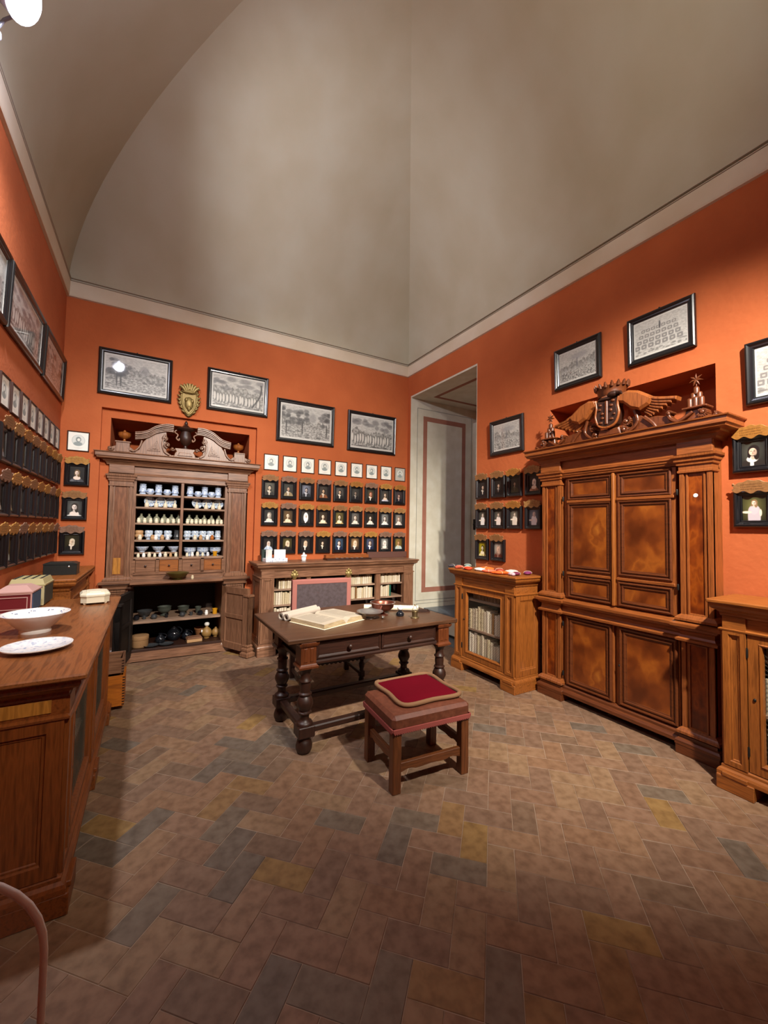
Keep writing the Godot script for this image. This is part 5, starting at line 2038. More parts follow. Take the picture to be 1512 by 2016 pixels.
func desk_things() -> void:
	var Y := 0.79
	# open folio
	var t := thing("open_book", "large old folio lying open on the writing table", "book", Vector3(-2.198, Y, 2.248), 22.6)
	var b := MB.new()
	b.box(-0.248, 0, -0.198, 0.248, 0.006, 0.198, 0.002)
	part(t, "cover", b, M.cream)
	for s in [-1.0, 1.0]:
		b = MB.new()
		var pg := MB.new()
		var n := 10
		for i in n:
			var u0 := float(i) / n
			var u1 := float(i + 1) / n
			var h := func(u: float) -> float: return 0.006 + 0.042 * pow(clampf(u / 0.2, 0, 1), 0.5) * (1.0 - 0.25 * u) + 0.0
			var x0: float = s * u0 * 0.24
			var x1: float = s * u1 * 0.24
			var a := Vector3(x0, h.call(u0), 0.19)
			var e := Vector3(x1, h.call(u1), 0.19)
			var a2 := Vector3(x0, h.call(u0), -0.19)
			var e2 := Vector3(x1, h.call(u1), -0.19)
			if s > 0:
				pg.tri(a, e, e2, V2(u0, 1), V2(u1, 1), V2(u1, 0))
				pg.tri(a, e2, a2, V2(u0, 1), V2(u1, 0), V2(u0, 0))
			else:
				pg.tri(e, a, a2, V2(1 - u1, 1), V2(1 - u0, 1), V2(1 - u0, 0))
				pg.tri(e, a2, e2, V2(1 - u1, 1), V2(1 - u0, 0), V2(1 - u1, 0))
			b.oquad(Vector3(x0, 0.006, 0.19), Vector3(x1, 0.006, 0.19), e, a, Vector3(0, 0.02, 0))
			b.oquad(Vector3(x0, 0.006, -0.19), Vector3(x1, 0.006, -0.19), e2, a2, Vector3(0, 0.02, 0))
		b.oquad(Vector3(s * 0.24, 0.006, 0.19), Vector3(s * 0.24, 0.006, -0.19), Vector3(s * 0.24, 0.0375, -0.19), Vector3(s * 0.24, 0.0375, 0.19), Vector3(0, 0.02, 0))
		part(t, "page_block", b, M.pages)
		part(t, "open_page", pg, M.openpage)
	# two rolled sheets on the left
	for k in 2:
		t = thing("parchment_roll", ["rolled parchment behind the open folio, the upper longer roll", "rolled parchment next to the folio, the lower nearer roll"][k], "scroll", Vector3(-2.36 + 0.012 * k, Y, 1.955 + 0.07 * k), 29, "rolled parchments left on the table")
		b = MB.new()
		roll(b, 0.42 - 0.03 * k, 0.031, 0.0)
		part(t, "sheet", b, M.parchment)
	# a roll behind the bowl
	t = thing("parchment_roll", "yellowed parchment roll lying behind the copper bowl", "scroll", Vector3(-1.53, Y, 2.115), -32)
	b = MB.new()
	roll(b, 0.5, 0.027, 0.0)
	part(t, "sheet", b, M.cream)
	# pewter dish
	t = thing("dish", "shallow footed silver dish right of the open folio", "dish", Vector3(-1.862, Y, 2.322))
	b = MB.new()
	b.lathe([V2(0.045, 0.0), V2(0.045, 0.006), V2(0.03, 0.014), V2(0.05, 0.022), V2(0.088, 0.042), V2(0.102, 0.058), V2(0.112, 0.06), V2(0.112, 0.064), V2(0.1, 0.063), V2(0.085, 0.048), V2(0.05, 0.03), V2(0.0, 0.026)], 28)
	part(t, "bowl", b, M.silver)
	b = MB.new()
	for s in [0.6, 0.9]:
		var pth := []
		for k in 9:
			var a := PI * k / 8.0
			pth.append(Vector3(0.07 + s * 0.02, 0.03 - sin(a) * 0.022, 0.075 + cos(a) * 0.012))
		b.tube(pth, [0.003], 6)
	part(t, "loop", b, M.silver)
	# copper bowl on a short stem
	t = thing("footed_bowl", "deep copper bowl on a short stem behind the silver dish", "bowl", Vector3(-1.69, Y, 2.235))
	b = MB.new()
	b.lathe([V2(0.05, 0.0), V2(0.05, 0.006), V2(0.02, 0.016), V2(0.018, 0.026), V2(0.03, 0.034), V2(0.07, 0.044), V2(0.096, 0.068), V2(0.103, 0.098), V2(0.112, 0.104), V2(0.112, 0.109), V2(0.104, 0.109), V2(0.096, 0.1), V2(0.088, 0.07), V2(0.05, 0.05), V2(0.0, 0.046)], 28)
	part(t, "bowl", b, M.copper)
	b = MB.new()
	b.lathe([V2(0.104, 0.1085), V2(0.113, 0.1085), V2(0.1135, 0.1115), V2(0.104, 0.1115)], 28)
	part(t, "rim", b, M.silver)
	# inkwell
	t = thing("inkwell", "small dark glass inkwell with pale stopper between bowl and lamp", "inkwell", Vector3(-1.577, Y, 2.345))
	b = MB.new()
	b.lathe([V2(0.02, 0), V2(0.034, 0.004), V2(0.036, 0.02), V2(0.028, 0.034), V2(0.014, 0.042), V2(0.014, 0.05)], 16)
	part(t, "well", b, M.blackpot)
	b = MB.new()
	b.lathe([V2(0.012, 0.05), V2(0.022, 0.056), V2(0.026, 0.07), V2(0.02, 0.086), V2(0.008, 0.092), V2(0.0, 0.093)], 14)
	part(t, "stopper", b, M.white)
	# brass lamp with a wire bail
	t = thing("oil_lamp", "small brass oil lamp with wire bail near the table's right end", "lamp", Vector3(-1.5, Y, 2.46))
	b = MB.new()
	b.lathe([V2(0.036, 0), V2(0.038, 0.004), V2(0.036, 0.008), V2(0.024, 0.012), V2(0.025, 0.05), V2(0.028, 0.054), V2(0.026, 0.06), V2(0.012, 0.064), V2(0.0, 0.065)], 18)
	part(t, "body", b, M.brass)
	b = MB.new()
	var bail := []
	for k in 13:
		var a := PI * k / 12.0
		bail.append(Vector3(cos(a) * 0.036 * (1.0 - 0.5 * sin(a)), 0.045 + sin(a) * 0.06, 0))
	b.tube(bail, [0.0022], 6)
	b.ball(Vector3(0, 0.108, 0), Vector3(0.007, 0.006, 0.007), 8, 5)
	part(t, "bail", b, M.brass)
	t = thing("pen_tray", "small flat dark tray at the table's far right end", "tray", Vector3(-1.29, Y, 2.28), -20)
	b = MB.new()
	b.box(-0.06, 0, -0.035, 0.06, 0.006, 0.035, 0.002)
	part(t, "base", b, M.darkX)
	b = MB.new()
	b.frame(-0.06, -0.035, 0.06, 0.035, [V2(0, 0), V2(0, 0.012), V2(0.006, 0.012), V2(0.006, 0)])
	for i in b.v.size():
		b.v[i] = Vector3(b.v[i].x, b.v[i].z + 0.003, -b.v[i].y)
		b.n[i] = Vector3(b.n[i].x, b.n[i].z, -b.n[i].y)
	part(t, "rim", b, M.darkX)


# a sheet rolled to a spiral, axis along x, resting on y = 0
func roll(b: MB, length: float, r: float, y: float) -> void:
	var n := 44
	var pts := []
	for k in n + 1:
		var a := TAU * 2.2 * k / n
		var rr := r * (0.55 + 0.45 * k / n)
		pts.append(V2(cos(a) * rr, sin(a) * rr + r + y))
	for k in n:
		var p: Vector2 = pts[k]
		var q: Vector2 = pts[k + 1]
		var c := V2(0, r + y)
		var n0 := (p - c).normalized()
		var n1 := (q - c).normalized()
		b.squad(Vector3(-length * 0.5, p.y, p.x), Vector3(length * 0.5, p.y, p.x), Vector3(length * 0.5, q.y, q.x), Vector3(-length * 0.5, q.y, q.x), Vector3(0, n0.y, n0.x), Vector3(0, n0.y, n0.x), Vector3(0, n1.y, n1.x), Vector3(0, n1.y, n1.x))
		var e := 0.0012
		for s in [-1.0, 1.0]:
			b.quad(Vector3(s * length * 0.5, p.y - n0.y * e, p.x - n0.x * e), Vector3(s * length * 0.5, p.y + n0.y * e, p.x + n0.x * e), Vector3(s * length * 0.5, q.y + n1.y * e, q.x + n1.x * e), Vector3(s * length * 0.5, q.y - n1.y * e, q.x - n1.x * e))


# ---------------------------------------------------------------- pictures on the walls
const SMALL_W := 0.216
const SMALL_H := 0.252

var frame_mesh: ArrayMesh
var label_meshes := []
var oval_frame: ArrayMesh


func picture_protos() -> void:
	var b := MB.new()
	var w := SMALL_W * 0.5
	b.frame(-w, 0, w, SMALL_H, [V2(0.002, 0), V2(0, 0.006), V2(0, 0.024), V2(0.006, 0.034), V2(0.014, 0.036), V2(0.022, 0.03), V2(0.028, 0.02), V2(0.035, 0.016), V2(0.039, 0.018), V2(0.044, 0.014), V2(0.047, 0.006)])
	frame_mesh = b.mesh(M.ebony)
	# painted name label cut like a curling scroll, tilted forward over the frame
	for k in 5:
		b = MB.new()
		var hw := 0.101
		var poly := PackedVector2Array()
		for i in 25:
			var u := -1.0 + 2.0 * i / 24.0
			poly.append(V2(u * hw, 0.008 - 0.009 * cos(u * 8.2 + k * 0.3) - 0.01 * (1.0 - u * u)))
		poly.append(V2(hw + 0.009, 0.02))
		poly.append(V2(hw - 0.004, 0.034))
		poly.append(V2(hw + 0.007, 0.05))
		poly.append(V2(hw - 0.002, 0.062))
		for i in 17:
			var u := 1.0 - 2.0 * i / 16.0
			poly.append(V2(u * hw * 0.86, 0.056 + 0.024 * (1.0 - u * u) + 0.004 * cos(u * 10.0 + k)))
		poly.append(V2(-hw + 0.002, 0.062))
		poly.append(V2(-hw - 0.007, 0.05))
		poly.append(V2(-hw + 0.004, 0.034))
		poly.append(V2(-hw - 0.009, 0.02))
		b.xf = Transform3D(Basis(Vector3.RIGHT, 0.16), Vector3(0, SMALL_H - 0.018, 0.032))
		b.prism(poly, 0.0, 0.006, 0.0015)
		for s in [-1.0, 1.0]:
			b.ball(Vector3(s * (hw - 0.002), 0.058, 0.005), Vector3(0.007, 0.007, 0.005), 8, 5)
		label_meshes.append(b.mesh(M.scrolls[k]))
	b = MB.new()
	b.frame(-0.0965, 0, 0.0965, 0.212, [V2(0, 0), V2(0, 0.012), V2(0.004, 0.015), V2(0.009, 0.012), V2(0.0105, 0.004)])
	oval_frame = b.mesh(M.brownframe)


func portrait(at: Vector3, turn: float, sit: int, scr: int, label: String, group: String) -> void:
	var t := thing("portrait", label, "portrait", at, turn, group)
	obj("frame", frame_mesh, null, t)
	var b := MB.new()
	var w := SMALL_W * 0.5 - 0.044
	b.picture(-w, 0.044, w, SMALL_H - 0.044, 0.0075, cell(sit, 8, 6))
	obj("painting", b, M.portraits, t)
	obj("name_label", label_meshes[scr % 5], null, t)


func small_print(at: Vector3, turn: float, k: int, label: String, group: String) -> void:
	var t := thing("small_print", label, "print", at, turn, group)
	obj("frame", oval_frame, null, t)
	var b := MB.new()
	b.picture(-0.09, 0.0065, 0.09, 0.2055, 0.005, cell(k % 8, 4, 2))
	obj("sheet", b, M.ovals, t)


func big_print(at: Vector3, turn: float, w: float, h: float, k: int, label: String, group: String, lean := 1.5) -> void:
	var t := thing("engraving", label, "engraving", at, turn, group)
	t.rotate_object_local(Vector3.RIGHT, deg_to_rad(lean))
	var b := MB.new()
	b.frame(-w * 0.5, 0, w * 0.5, h, [V2(0, 0), V2(0, 0.016), V2(0.004, 0.024), V2(0.014, 0.03), V2(0.024, 0.026), V2(0.03, 0.02), V2(0.04, 0.019), V2(0.044, 0.014), V2(0.05, 0.012), V2(0.052, 0.006)])
	obj("frame", b, M.ebony, t)
	b = MB.new()
	var m := 0.05
	b.picture(-w * 0.5 + m, m, w * 0.5 - m, h - m, 0.008, cell(k, 4, 3))
	obj("sheet", b, M.glazed_prints, t)
	b = MB.new()
	b.box(-w * 0.3, h - 0.05, -0.012, w * 0.3, h - 0.03, 0.0)
	b.xf = Transform3D(Basis(), Vector3(0, h, 0.006))
	b.ball(Vector3(0, 0.005, 0), Vector3(0.008, 0.008, 0.004), 8, 5)
	obj("hanger", b, M.iron, t)


const PEOPLE := [
	"long dark hair and white cravat", "short hair and buff sash", "pale blue-grey ground", "brown and red dress", "broad white collar", "dim dark figure",
	"ruddy face and white bands", "veiled lady in silver grey", "dark figure on purple ground", "lady in white satin", "lady in pale gold gown", "nun in white wimple",
	"lady in cream gown with wide sleeves", "lady in yellow gown", "lady in grey-white gown", "small lady in white", "lady in white on pale grey", "lady in pink-white drapery",
	"man in pale blue coat", "white-haired man in black", "man with white scarf in black", "man with white collar in shadow", "lady on bright blue ground", "man in brown on tan ground",
	"figure in dark blue with white bow", "lady in white on light grey", "figure in oval on gold ground",
	"dark-haired man with pale collar", "dim man on near-black ground", "olive-toned dark figure", "lady with pale collar in tan dress", "small full figure in white on grey",
	"small full figure in cream", "small full figure in buff", "bright white figure on blue-grey", "figure in cream on bright yellow", "elderly man in red-brown",
	"long-haired youth with white collar", "child in pale mauve dress with red sleeves", "lady in grey with white collar", "lady in white gown with bare shoulders", "old man in black on dark gold",
]


func pictures() -> void:
	picture_protos()
	M.glazed_prints = glazed(M.prints)
	rng.seed = 40
	# back wall, right of the cabinet: one row of prints over three rows of portraits
	var bottoms := [1.917, 1.558, 1.187]
	var rows := ["upper", "middle", "lowest"]
	for k in 9:
		var x := -2.142 + 0.2507 * k
		small_print(Vector3(x, 2.291, 0.0), 0, (k % 7) if k < 8 else 7, "small oval head print in thin brown frame, %s of nine from left on back wall" % nth(k), "small prints on the back wall")
		for r in 3:
			var i := r * 9 + k
			var scr := rng.randi_range(0, 4)
			if r == 2 and k in [0, 1, 2, 4, 7]:
				scr = 3
			portrait(Vector3(x - 0.01 + 0.002 * r, bottoms[r], 0.0), 0, i, scr, "black-framed portrait, %s, %s in %s row of back wall" % [PEOPLE[i], nth(k), rows[r]], "portraits on the back wall right of the cabinet")
	# column left of the cabinet
	small_print(Vector3(-4.192, 2.318, 0), 0, 3, "small oval head print alone in the column left of the apothecary cabinet", "pictures left of the cabinet")
	for r in 3:
		portrait(Vector3(-4.188 - 0.008 * r, [1.945, 1.58, 1.215][r], 0), 0, 39 + r, r + 1, "black-framed portrait, %s, %s in column left of cabinet" % [PEOPLE[39 + r], rows[r]], "pictures left of the cabinet")
	# left wall, seen at a glancing angle
	for k in 8:
		var z := 0.185 + 0.2365 * k
		small_print(Vector3(WALL_L, 2.3, z), 90, k % 7, "small framed print on left wall, %s from the back corner" % nth(k), "small prints on the left wall")
		for r in 3:
			var i: int = [3, 17, 22, 11, 28, 13, 20, 7, 9, 25, 14, 10, 24, 16, 12, 15, 29, 19, 18, 21, 27, 23, 26, 41][r * 8 + k]
			portrait(Vector3(WALL_L, [1.935, 1.585, 1.235][r], z), 90, i, rng.randi_range(0, 4), "black-framed portrait on left wall, %s row, %s from the back corner" % [rows[r], nth(k)], "portraits on the left wall")
	# right wall between window bay and cupboard
	var zs := [1.705, 1.962, 2.203, 2.462]
	var n := 27
	for r in 3:
		for k in (4 if r < 2 else 2):
			portrait(Vector3(0, [1.925, 1.565, 1.192][r], zs[k]), -90, n, [2, 2, 0, 4][k], "black-framed portrait, %s, %s of %s row beside window bay" % [PEOPLE[n], nth(k), rows[r]], "portraits between window bay and cupboard")
			n += 1
	for r in 2:
		portrait(Vector3(0, [1.965, 1.598][r], 4.248), -90, 37 + r, [0, 2][r], "black-framed portrait right of cupboard, %s" % PEOPLE[37 + r], "portraits right of the cupboard")
	# large engravings
	var g := "black-framed engravings on the back wall"
	big_print(Vector3(-3.69, 2.975, 0.004), 0, 0.715, 0.51, 0, "landscape engraving with dark tree, upper left of back wall over cabinet", g)
	big_print(Vector3(-2.581, 2.975, 0.004), 0, 0.74, 0.52, 1, "engraving of a crowd under a leaning tree, right of the gilt shield", g)
	big_print(Vector3(-1.68, 2.693, 0.004), 0, 0.825, 0.575, 2, "engraving of a grove of trees, third from left on back wall", g)
	big_print(Vector3(-0.646, 2.68, 0.004), 0, 0.82, 0.595, 3, "engraving of standing figures among trees, nearest the window corner", g)
	g = "black-framed engravings on the right wall"
	big_print(Vector3(-0.004, 2.42, 2.085), -90, 0.498, 0.41, 7, "small engraving of a town above portraits, nearest the window bay", g)
	big_print(Vector3(-0.004, 2.947, 2.966), -90, 0.487, 0.408, 5, "engraving of tents, upper left above the tall cupboard", g)
	big_print(Vector3(-0.004, 2.945, 3.689), -90, 0.497, 0.4, 4, "engraving of a garden plan, upper right above the tall cupboard", g)
	big_print(Vector3(-0.004, 2.415, 4.468), -90, 0.5, 0.425, 9, "engraving right of the cupboard pediment, cut by the picture edge", g)
	g = "black-framed engravings on the left wall"
	for k in 3:
		big_print(Vector3(WALL_L + 0.004, 2.8, 0.515 + 0.95 * k), 90, 0.87 if k == 0 else 0.93, 0.45, [10, 11, 8][k], "large black-framed engraving high on left wall, %s from the back corner" % nth(k), g)
	gilt_shield()


func gilt_shield() -> void:
	var t := thing("gilt_shield", "carved gilt coat of arms above the cabinet recess", "carving", Vector3(-3.145, 2.84, 0.0), 0)
	var sh := curve([V2(-0.09, 0.33), V2(0.0, 0.345), V2(0.09, 0.33), V2(0.1, 0.24), V2(0.115, 0.18), V2(0.075, 0.08), V2(0.0, 0.0), V2(-0.075, 0.08), V2(-0.115, 0.18), V2(-0.1, 0.24)], 4)
	var b := MB.new()
	b.prism(PackedVector2Array(sh), 0.0, 0.035, 0.012)
	part(t, "board", b, M.giltdark)
	b = MB.new()
	var edge := curve([V2(-0.085, 0.26), V2(-0.075, 0.17), V2(-0.045, 0.08), V2(0.0, 0.03), V2(0.045, 0.08), V2(0.075, 0.17), V2(0.085, 0.26)], 5)
	var path := []
	for p in edge:
		path.append(Vector3(p.x, p.y, 0.04))
	b.tube(path, [0.01], 8)
	b.ball(Vector3(0, 0.16, 0.035), Vector3(0.05, 0.08, 0.03), 12, 8)
	b.ball(Vector3(-0.03, 0.2, 0.045), Vector3(0.02, 0.03, 0.025), 8, 6)
	b.ball(Vector3(0.032, 0.19, 0.045), Vector3(0.02, 0.03, 0.025), 8, 6)
	b.ball(Vector3(0.0, 0.1, 0.05), Vector3(0.018, 0.035, 0.02), 8, 6)
	part(t, "relief", b, M.gilt)
	for s in [-1.0, 1.0]:
		for k in 6:
			b = MB.new()
			var f := k / 5.0
			var c := V2(s * lerpf(0.06, 0.108, sin(f * 2.4)), lerpf(0.06, 0.28, f))
			b.tube([Vector3(c.x - s * 0.02, c.y - 0.01, 0.03), Vector3(c.x, c.y, 0.045), Vector3(c.x + s * 0.022, c.y + 0.02, 0.02)], [0.008, 0.013, 0.003], 7)
			part(t, "leaf", b, M.gilt)
	# hat or crest with curling plumes
	for k in 7:
		b = MB.new()
		var a := -1.0 + 2.0 * k / 6.0
		b.tube([Vector3(a * 0.03, 0.28, 0.04), Vector3(a * 0.07, 0.335 + 0.02 * (1 - a * a), 0.06), Vector3(a * 0.1, 0.36 + 0.035 * (1 - a * a), 0.045), Vector3(a * 0.105, 0.335 + 0.03 * (1 - a * a), 0.06)], [0.014, 0.022, 0.02, 0.008], 8)
		part(t, "plume", b, M.gilt)
	b = MB.new()
	b.ball(Vector3(0, 0.295, 0.04), Vector3(0.085, 0.022, 0.032), 14, 7)
	b.ball(Vector3(0, 0.335, 0.045), Vector3(0.04, 0.03, 0.03), 12, 7)
	part(t, "crest_band", b, M.gilt)


# ---------------------------------------------------------------- pots, boxes and other small things
const POTS := {
	"albarello": [0.036, 0.0, 0.04, 0.006, 0.03, 0.018, 0.044, 0.036, 0.037, 0.06, 0.035, 0.09, 0.04, 0.104, 0.03, 0.112, 0.036, 0.12, 0.038, 0.126, 0.03, 0.128, 0.0, 0.128],
	"low_jar": [0.022, 0.0, 0.026, 0.006, 0.04, 0.022, 0.042, 0.042, 0.032, 0.06, 0.034, 0.068, 0.028, 0.07, 0.0, 0.07],
	"bottle": [0.03, 0.0, 0.033, 0.005, 0.033, 0.05, 0.025, 0.066, 0.012, 0.076, 0.01, 0.096, 0.013, 0.1, 0.0, 0.1],
	"small_jar": [0.015, 0.0, 0.018, 0.004, 0.019, 0.03, 0.014, 0.036, 0.017, 0.042, 0.014, 0.05, 0.004, 0.056, 0.0, 0.056],
	"drug_jar": [0.026, 0.0, 0.03, 0.005, 0.024, 0.014, 0.044, 0.034, 0.046, 0.05, 0.036, 0.062, 0.04, 0.07, 0.042, 0.092, 0.036, 0.1, 0.038, 0.105, 0.0, 0.106],
	"bowl": [0.03, 0.0, 0.034, 0.005, 0.028, 0.012, 0.055, 0.03, 0.068, 0.056, 0.076, 0.068, 0.076, 0.072, 0.068, 0.068, 0.05, 0.036, 0.0, 0.02],
	"deep_bowl": [0.04, 0.0, 0.044, 0.006, 0.024, 0.016, 0.022, 0.026, 0.05, 0.04, 0.066, 0.066, 0.064, 0.09, 0.07, 0.096, 0.062, 0.098, 0.05, 0.06, 0.0, 0.05],
	"beaker": [0.02, 0.0, 0.022, 0.003, 0.02, 0.03, 0.026, 0.05, 0.026, 0.053, 0.022, 0.052, 0.018, 0.02, 0.0, 0.016],
	"plate": [0.03, 0.0, 0.034, 0.004, 0.06, 0.012, 0.075, 0.02, 0.074, 0.023, 0.055, 0.014, 0.0, 0.008],
	"jug": [0.035, 0.0, 0.042, 0.006, 0.062, 0.035, 0.066, 0.06, 0.054, 0.09, 0.028, 0.112, 0.022, 0.125, 0.028, 0.14, 0.024, 0.14, 0.0, 0.12],
	"pan": [0.06, 0.0, 0.085, 0.004, 0.095, 0.018, 0.1, 0.022, 0.094, 0.022, 0.08, 0.01, 0.0, 0.008],
	"flower_pot": [0.042, 0.0, 0.045, 0.003, 0.058, 0.085, 0.064, 0.086, 0.064, 0.1, 0.056, 0.1, 0.044, 0.02, 0.0, 0.02],
	"gourd_flask": [0.03, 0.0, 0.034, 0.006, 0.026, 0.012, 0.05, 0.03, 0.06, 0.065, 0.05, 0.1, 0.028, 0.122, 0.016, 0.132, 0.014, 0.142, 0.0, 0.142],
}
var pot_cache := {}


func prof(key: String, s := 1.0) -> Array:
	var out := []
	var a = POTS[key]
	for i in range(0, a.size(), 2):
		out.append(V2(a[i] * s, a[i + 1] * s))
	return out


func pot(key: String, at: Vector3, m: Material, called: String, label: String, category: String, group: String, s := 1.0, lid: Material = null) -> Node3D:
	var id := [key, m, lid]
	if not pot_cache.has(id):
		var b := MB.new()
		b.lathe(prof(key), 14)
		var parts := [["body", b.mesh(m)]]
		if lid:
			var top: Vector2 = prof(key)[-1]
			var r: float = prof(key)[-3].x
			b = MB.new()
			b.lathe([V2(r * 0.95, top.y - 0.002), V2(r * 1.1, top.y + 0.002), V2(r * 0.8, top.y + 0.012), V2(r * 0.25, top.y + 0.018), V2(r * 0.3, top.y + 0.026), V2(0.0, top.y + 0.032)], 12)
			parts.append(["lid", b.mesh(lid)])
		pot_cache[id] = parts
	var parts = pot_cache[id]
	var o: Node3D
	if parts.size() == 1:
		o = obj(called, parts[0][1], null)
	else:
		o = Node3D.new()
		o.name = numbered(called)
		add_child(o, true)
		for p in parts:
			obj(p[0], p[1], null, o)
	o.position = at
	o.scale = Vector3.ONE * s
	tag(o, label, category, group)
	return o


func cabinet_jars() -> void:
	var C := Vector3(-3.17, 0, 0)
	var g := "jars in the apothecary cabinet"
	var sides := ["left", "right"]
	var X0 := [-0.455, 0.05]
	for s in 2:
		var side: String = sides[s]
		# top shelf: tall waisted jars and low round ones
		var xs: Array = [[0.04, 0.2, 0.375], [0.035, 0.2, 0.355]][s]
		for k in 3:
			pot("albarello", C + Vector3(X0[s] + xs[k], 1.897, -0.15), M.maiolica, "albarello", "tall blue and white jar, %s on top shelf, %s half of cabinet" % [nth(k), side], "jar", g, 0.98, M.maiolica if s == 1 and k > 0 else null)
		xs = [[0.115, 0.29], [0.12, 0.275]][s]
		for k in 2:
			pot("low_jar", C + Vector3(X0[s] + xs[k], 1.897, -0.11), M.maiolica, "low_jar", "low round blue and white jar, %s on top shelf, %s half of cabinet" % [nth(k), side], "jar", g, 1.0)
		# second shelf: fluted dishes leaning behind pale bottles
		xs = [[0.11, 0.225, 0.335], [0.11, 0.235, 0.365]][s]
		for k in 3:
			var o := pot("plate", C + Vector3(X0[s] + xs[k], 1.785, -0.17), M.maiolica2, "fluted_dish", "small blue and white dish leaning back, %s on second shelf, %s half of cabinet" % [nth(k), side], "dish", g, 0.85)
			o.rotation = Vector3(deg_to_rad(66), 0, deg_to_rad([-18, 6, 12][k]))
			o.position.y = 1.751 + 0.06
		xs = [[0.085, 0.18, 0.275, 0.375], [0.11, 0.215, 0.295, 0.37]][s]
		for k in 4:
			pot("bottle", C + Vector3(X0[s] + xs[k], 1.751, -0.1), M.cream, "stoppered_bottle", "cream stoppered bottle, %s on second shelf, %s half of cabinet" % [nth(k), side], "bottle", g, 0.7, M.creamlid)
		# third shelf: glass bottles behind small pale jars
		var n := 6 if s == 0 else 5
		for k in n:
			pot("bottle", C + Vector3(X0[s] + 0.035 + k * (0.078 if s == 0 else 0.085), 1.566, -0.16), M.bottle, "glass_bottle", "round-shouldered glass bottle, %s on third shelf, %s half of cabinet" % [nth(k), side], "bottle", g, 1.08)
		n = 8 if s == 0 else 9
		for k in n:
			pot("small_jar", C + Vector3(X0[s] + 0.012 + k * (0.059 if s == 0 else 0.048), 1.566, -0.085), M.bone, "gallipot", "tiny cream jar, %s on third shelf, %s half of cabinet" % [nth(k), side], "jar", g, 1.05)
		# fourth shelf: white drug jars with small tan pots before them
		for k in 5:
			var dark := (s == 0 and k == 4) or (s == 1 and k == 4)
			pot("drug_jar" if not dark else "albarello", C + Vector3(X0[s] + 0.02 + k * (0.098 if s == 0 else 0.087), 1.37, -0.15), M.tan if s == 0 and k == 0 else (M.pewter if dark and s == 0 else M.maiolica2), "drug_jar", "%s, %s on fourth shelf, %s half of cabinet" % ["tan banded jar" if s == 0 and k == 0 else ("grey metal jar" if dark and s == 0 else "white drug jar"), nth(k), side], "jar", g, 1.05 if not dark else 0.9)
		xs = [[0.03, 0.155, 0.19, 0.255, 0.31], [0.1, 0.165, 0.24, 0.295]][s]
		for k in xs.size():
			var m: Material = [M.cream, M.tan, M.white, M.tan, M.dish][k] if s == 0 else [M.cream, M.tan, M.white, M.orangewood][k]
			pot("small_jar", C + Vector3(X0[s] + xs[k], 1.37, -0.082), m, "gallipot", "small %s pot, %s on fourth shelf, %s half of cabinet" % ["pale" if m in [M.cream, M.white, M.dish] else "tan", nth(k), side], "jar", g, 1.1)
		# fifth shelf: footed bowls, tiny pots in front
		for k in 3:
			pot("bowl" if s == 0 else "deep_bowl", C + Vector3(X0[s] + 0.055 + k * (0.165 if s == 0 else 0.146), 1.169 + (0.055 if s == 0 else 0.0), -0.17), M.maiolica, "footed_bowl", "blue and white bowl, %s on fifth shelf, %s half of cabinet" % [nth(k), side], "bowl", g, 0.92 if s == 0 else 1.05)
		n = 8 if s == 0 else 5
		for k in n:
			var m: Material = [M.bone, M.white, M.cream, M.bone, M.dish, M.cream, M.tan, M.bone][k]
			pot("small_jar", C + Vector3(X0[s] + 0.02 + k * (0.055 if s == 0 else 0.058), 1.169, -0.085), m, "gallipot", "tiny pale pot, %s in front on fifth shelf, %s half of cabinet" % [nth(k), side], "jar", g, 0.85 + 0.2 * ((k * 7) % 3) * 0.5)
	pot("beaker", C + Vector3(X0[1] + 0.335, 1.169, -0.09), M.yellowpot, "beaker", "bright yellow cup at right end of the fifth cabinet shelf", "cup", g, 1.15)
	# raised step under the left-hand bowls
	var b := MB.new()
	b.box(-0.475, 1.205, -0.25, -0.03, 1.223, -0.105, 0.002)
	b.box(-0.475, 1.1695, -0.25, -0.465, 1.205, -0.24)
	b.box(-0.04, 1.1695, -0.25, -0.03, 1.205, -0.24)
	var o := obj("shelf_riser", b, M.shelf)
	o.position = C
	tag(o, "low wooden riser carrying three bowls on the fifth cabinet shelf", "riser")
	# on the fall front
	var t := pot("bowl", Vector3(-3.2, 0.916, 0.07), M.bronze, "bronze_bowl", "wide bronze bowl standing on the cabinet's lowered writing board", "bowl", "", 1.5)
	t.scale = Vector3(1.6, 1.15, 1.6)
	pot("small_jar", Vector3(-3.045, 0.915, 0.085), M.creamlid, "pestle_jar", "small pinkish jar right of the bronze bowl", "jar", "", 0.85)
	lower_compartment()


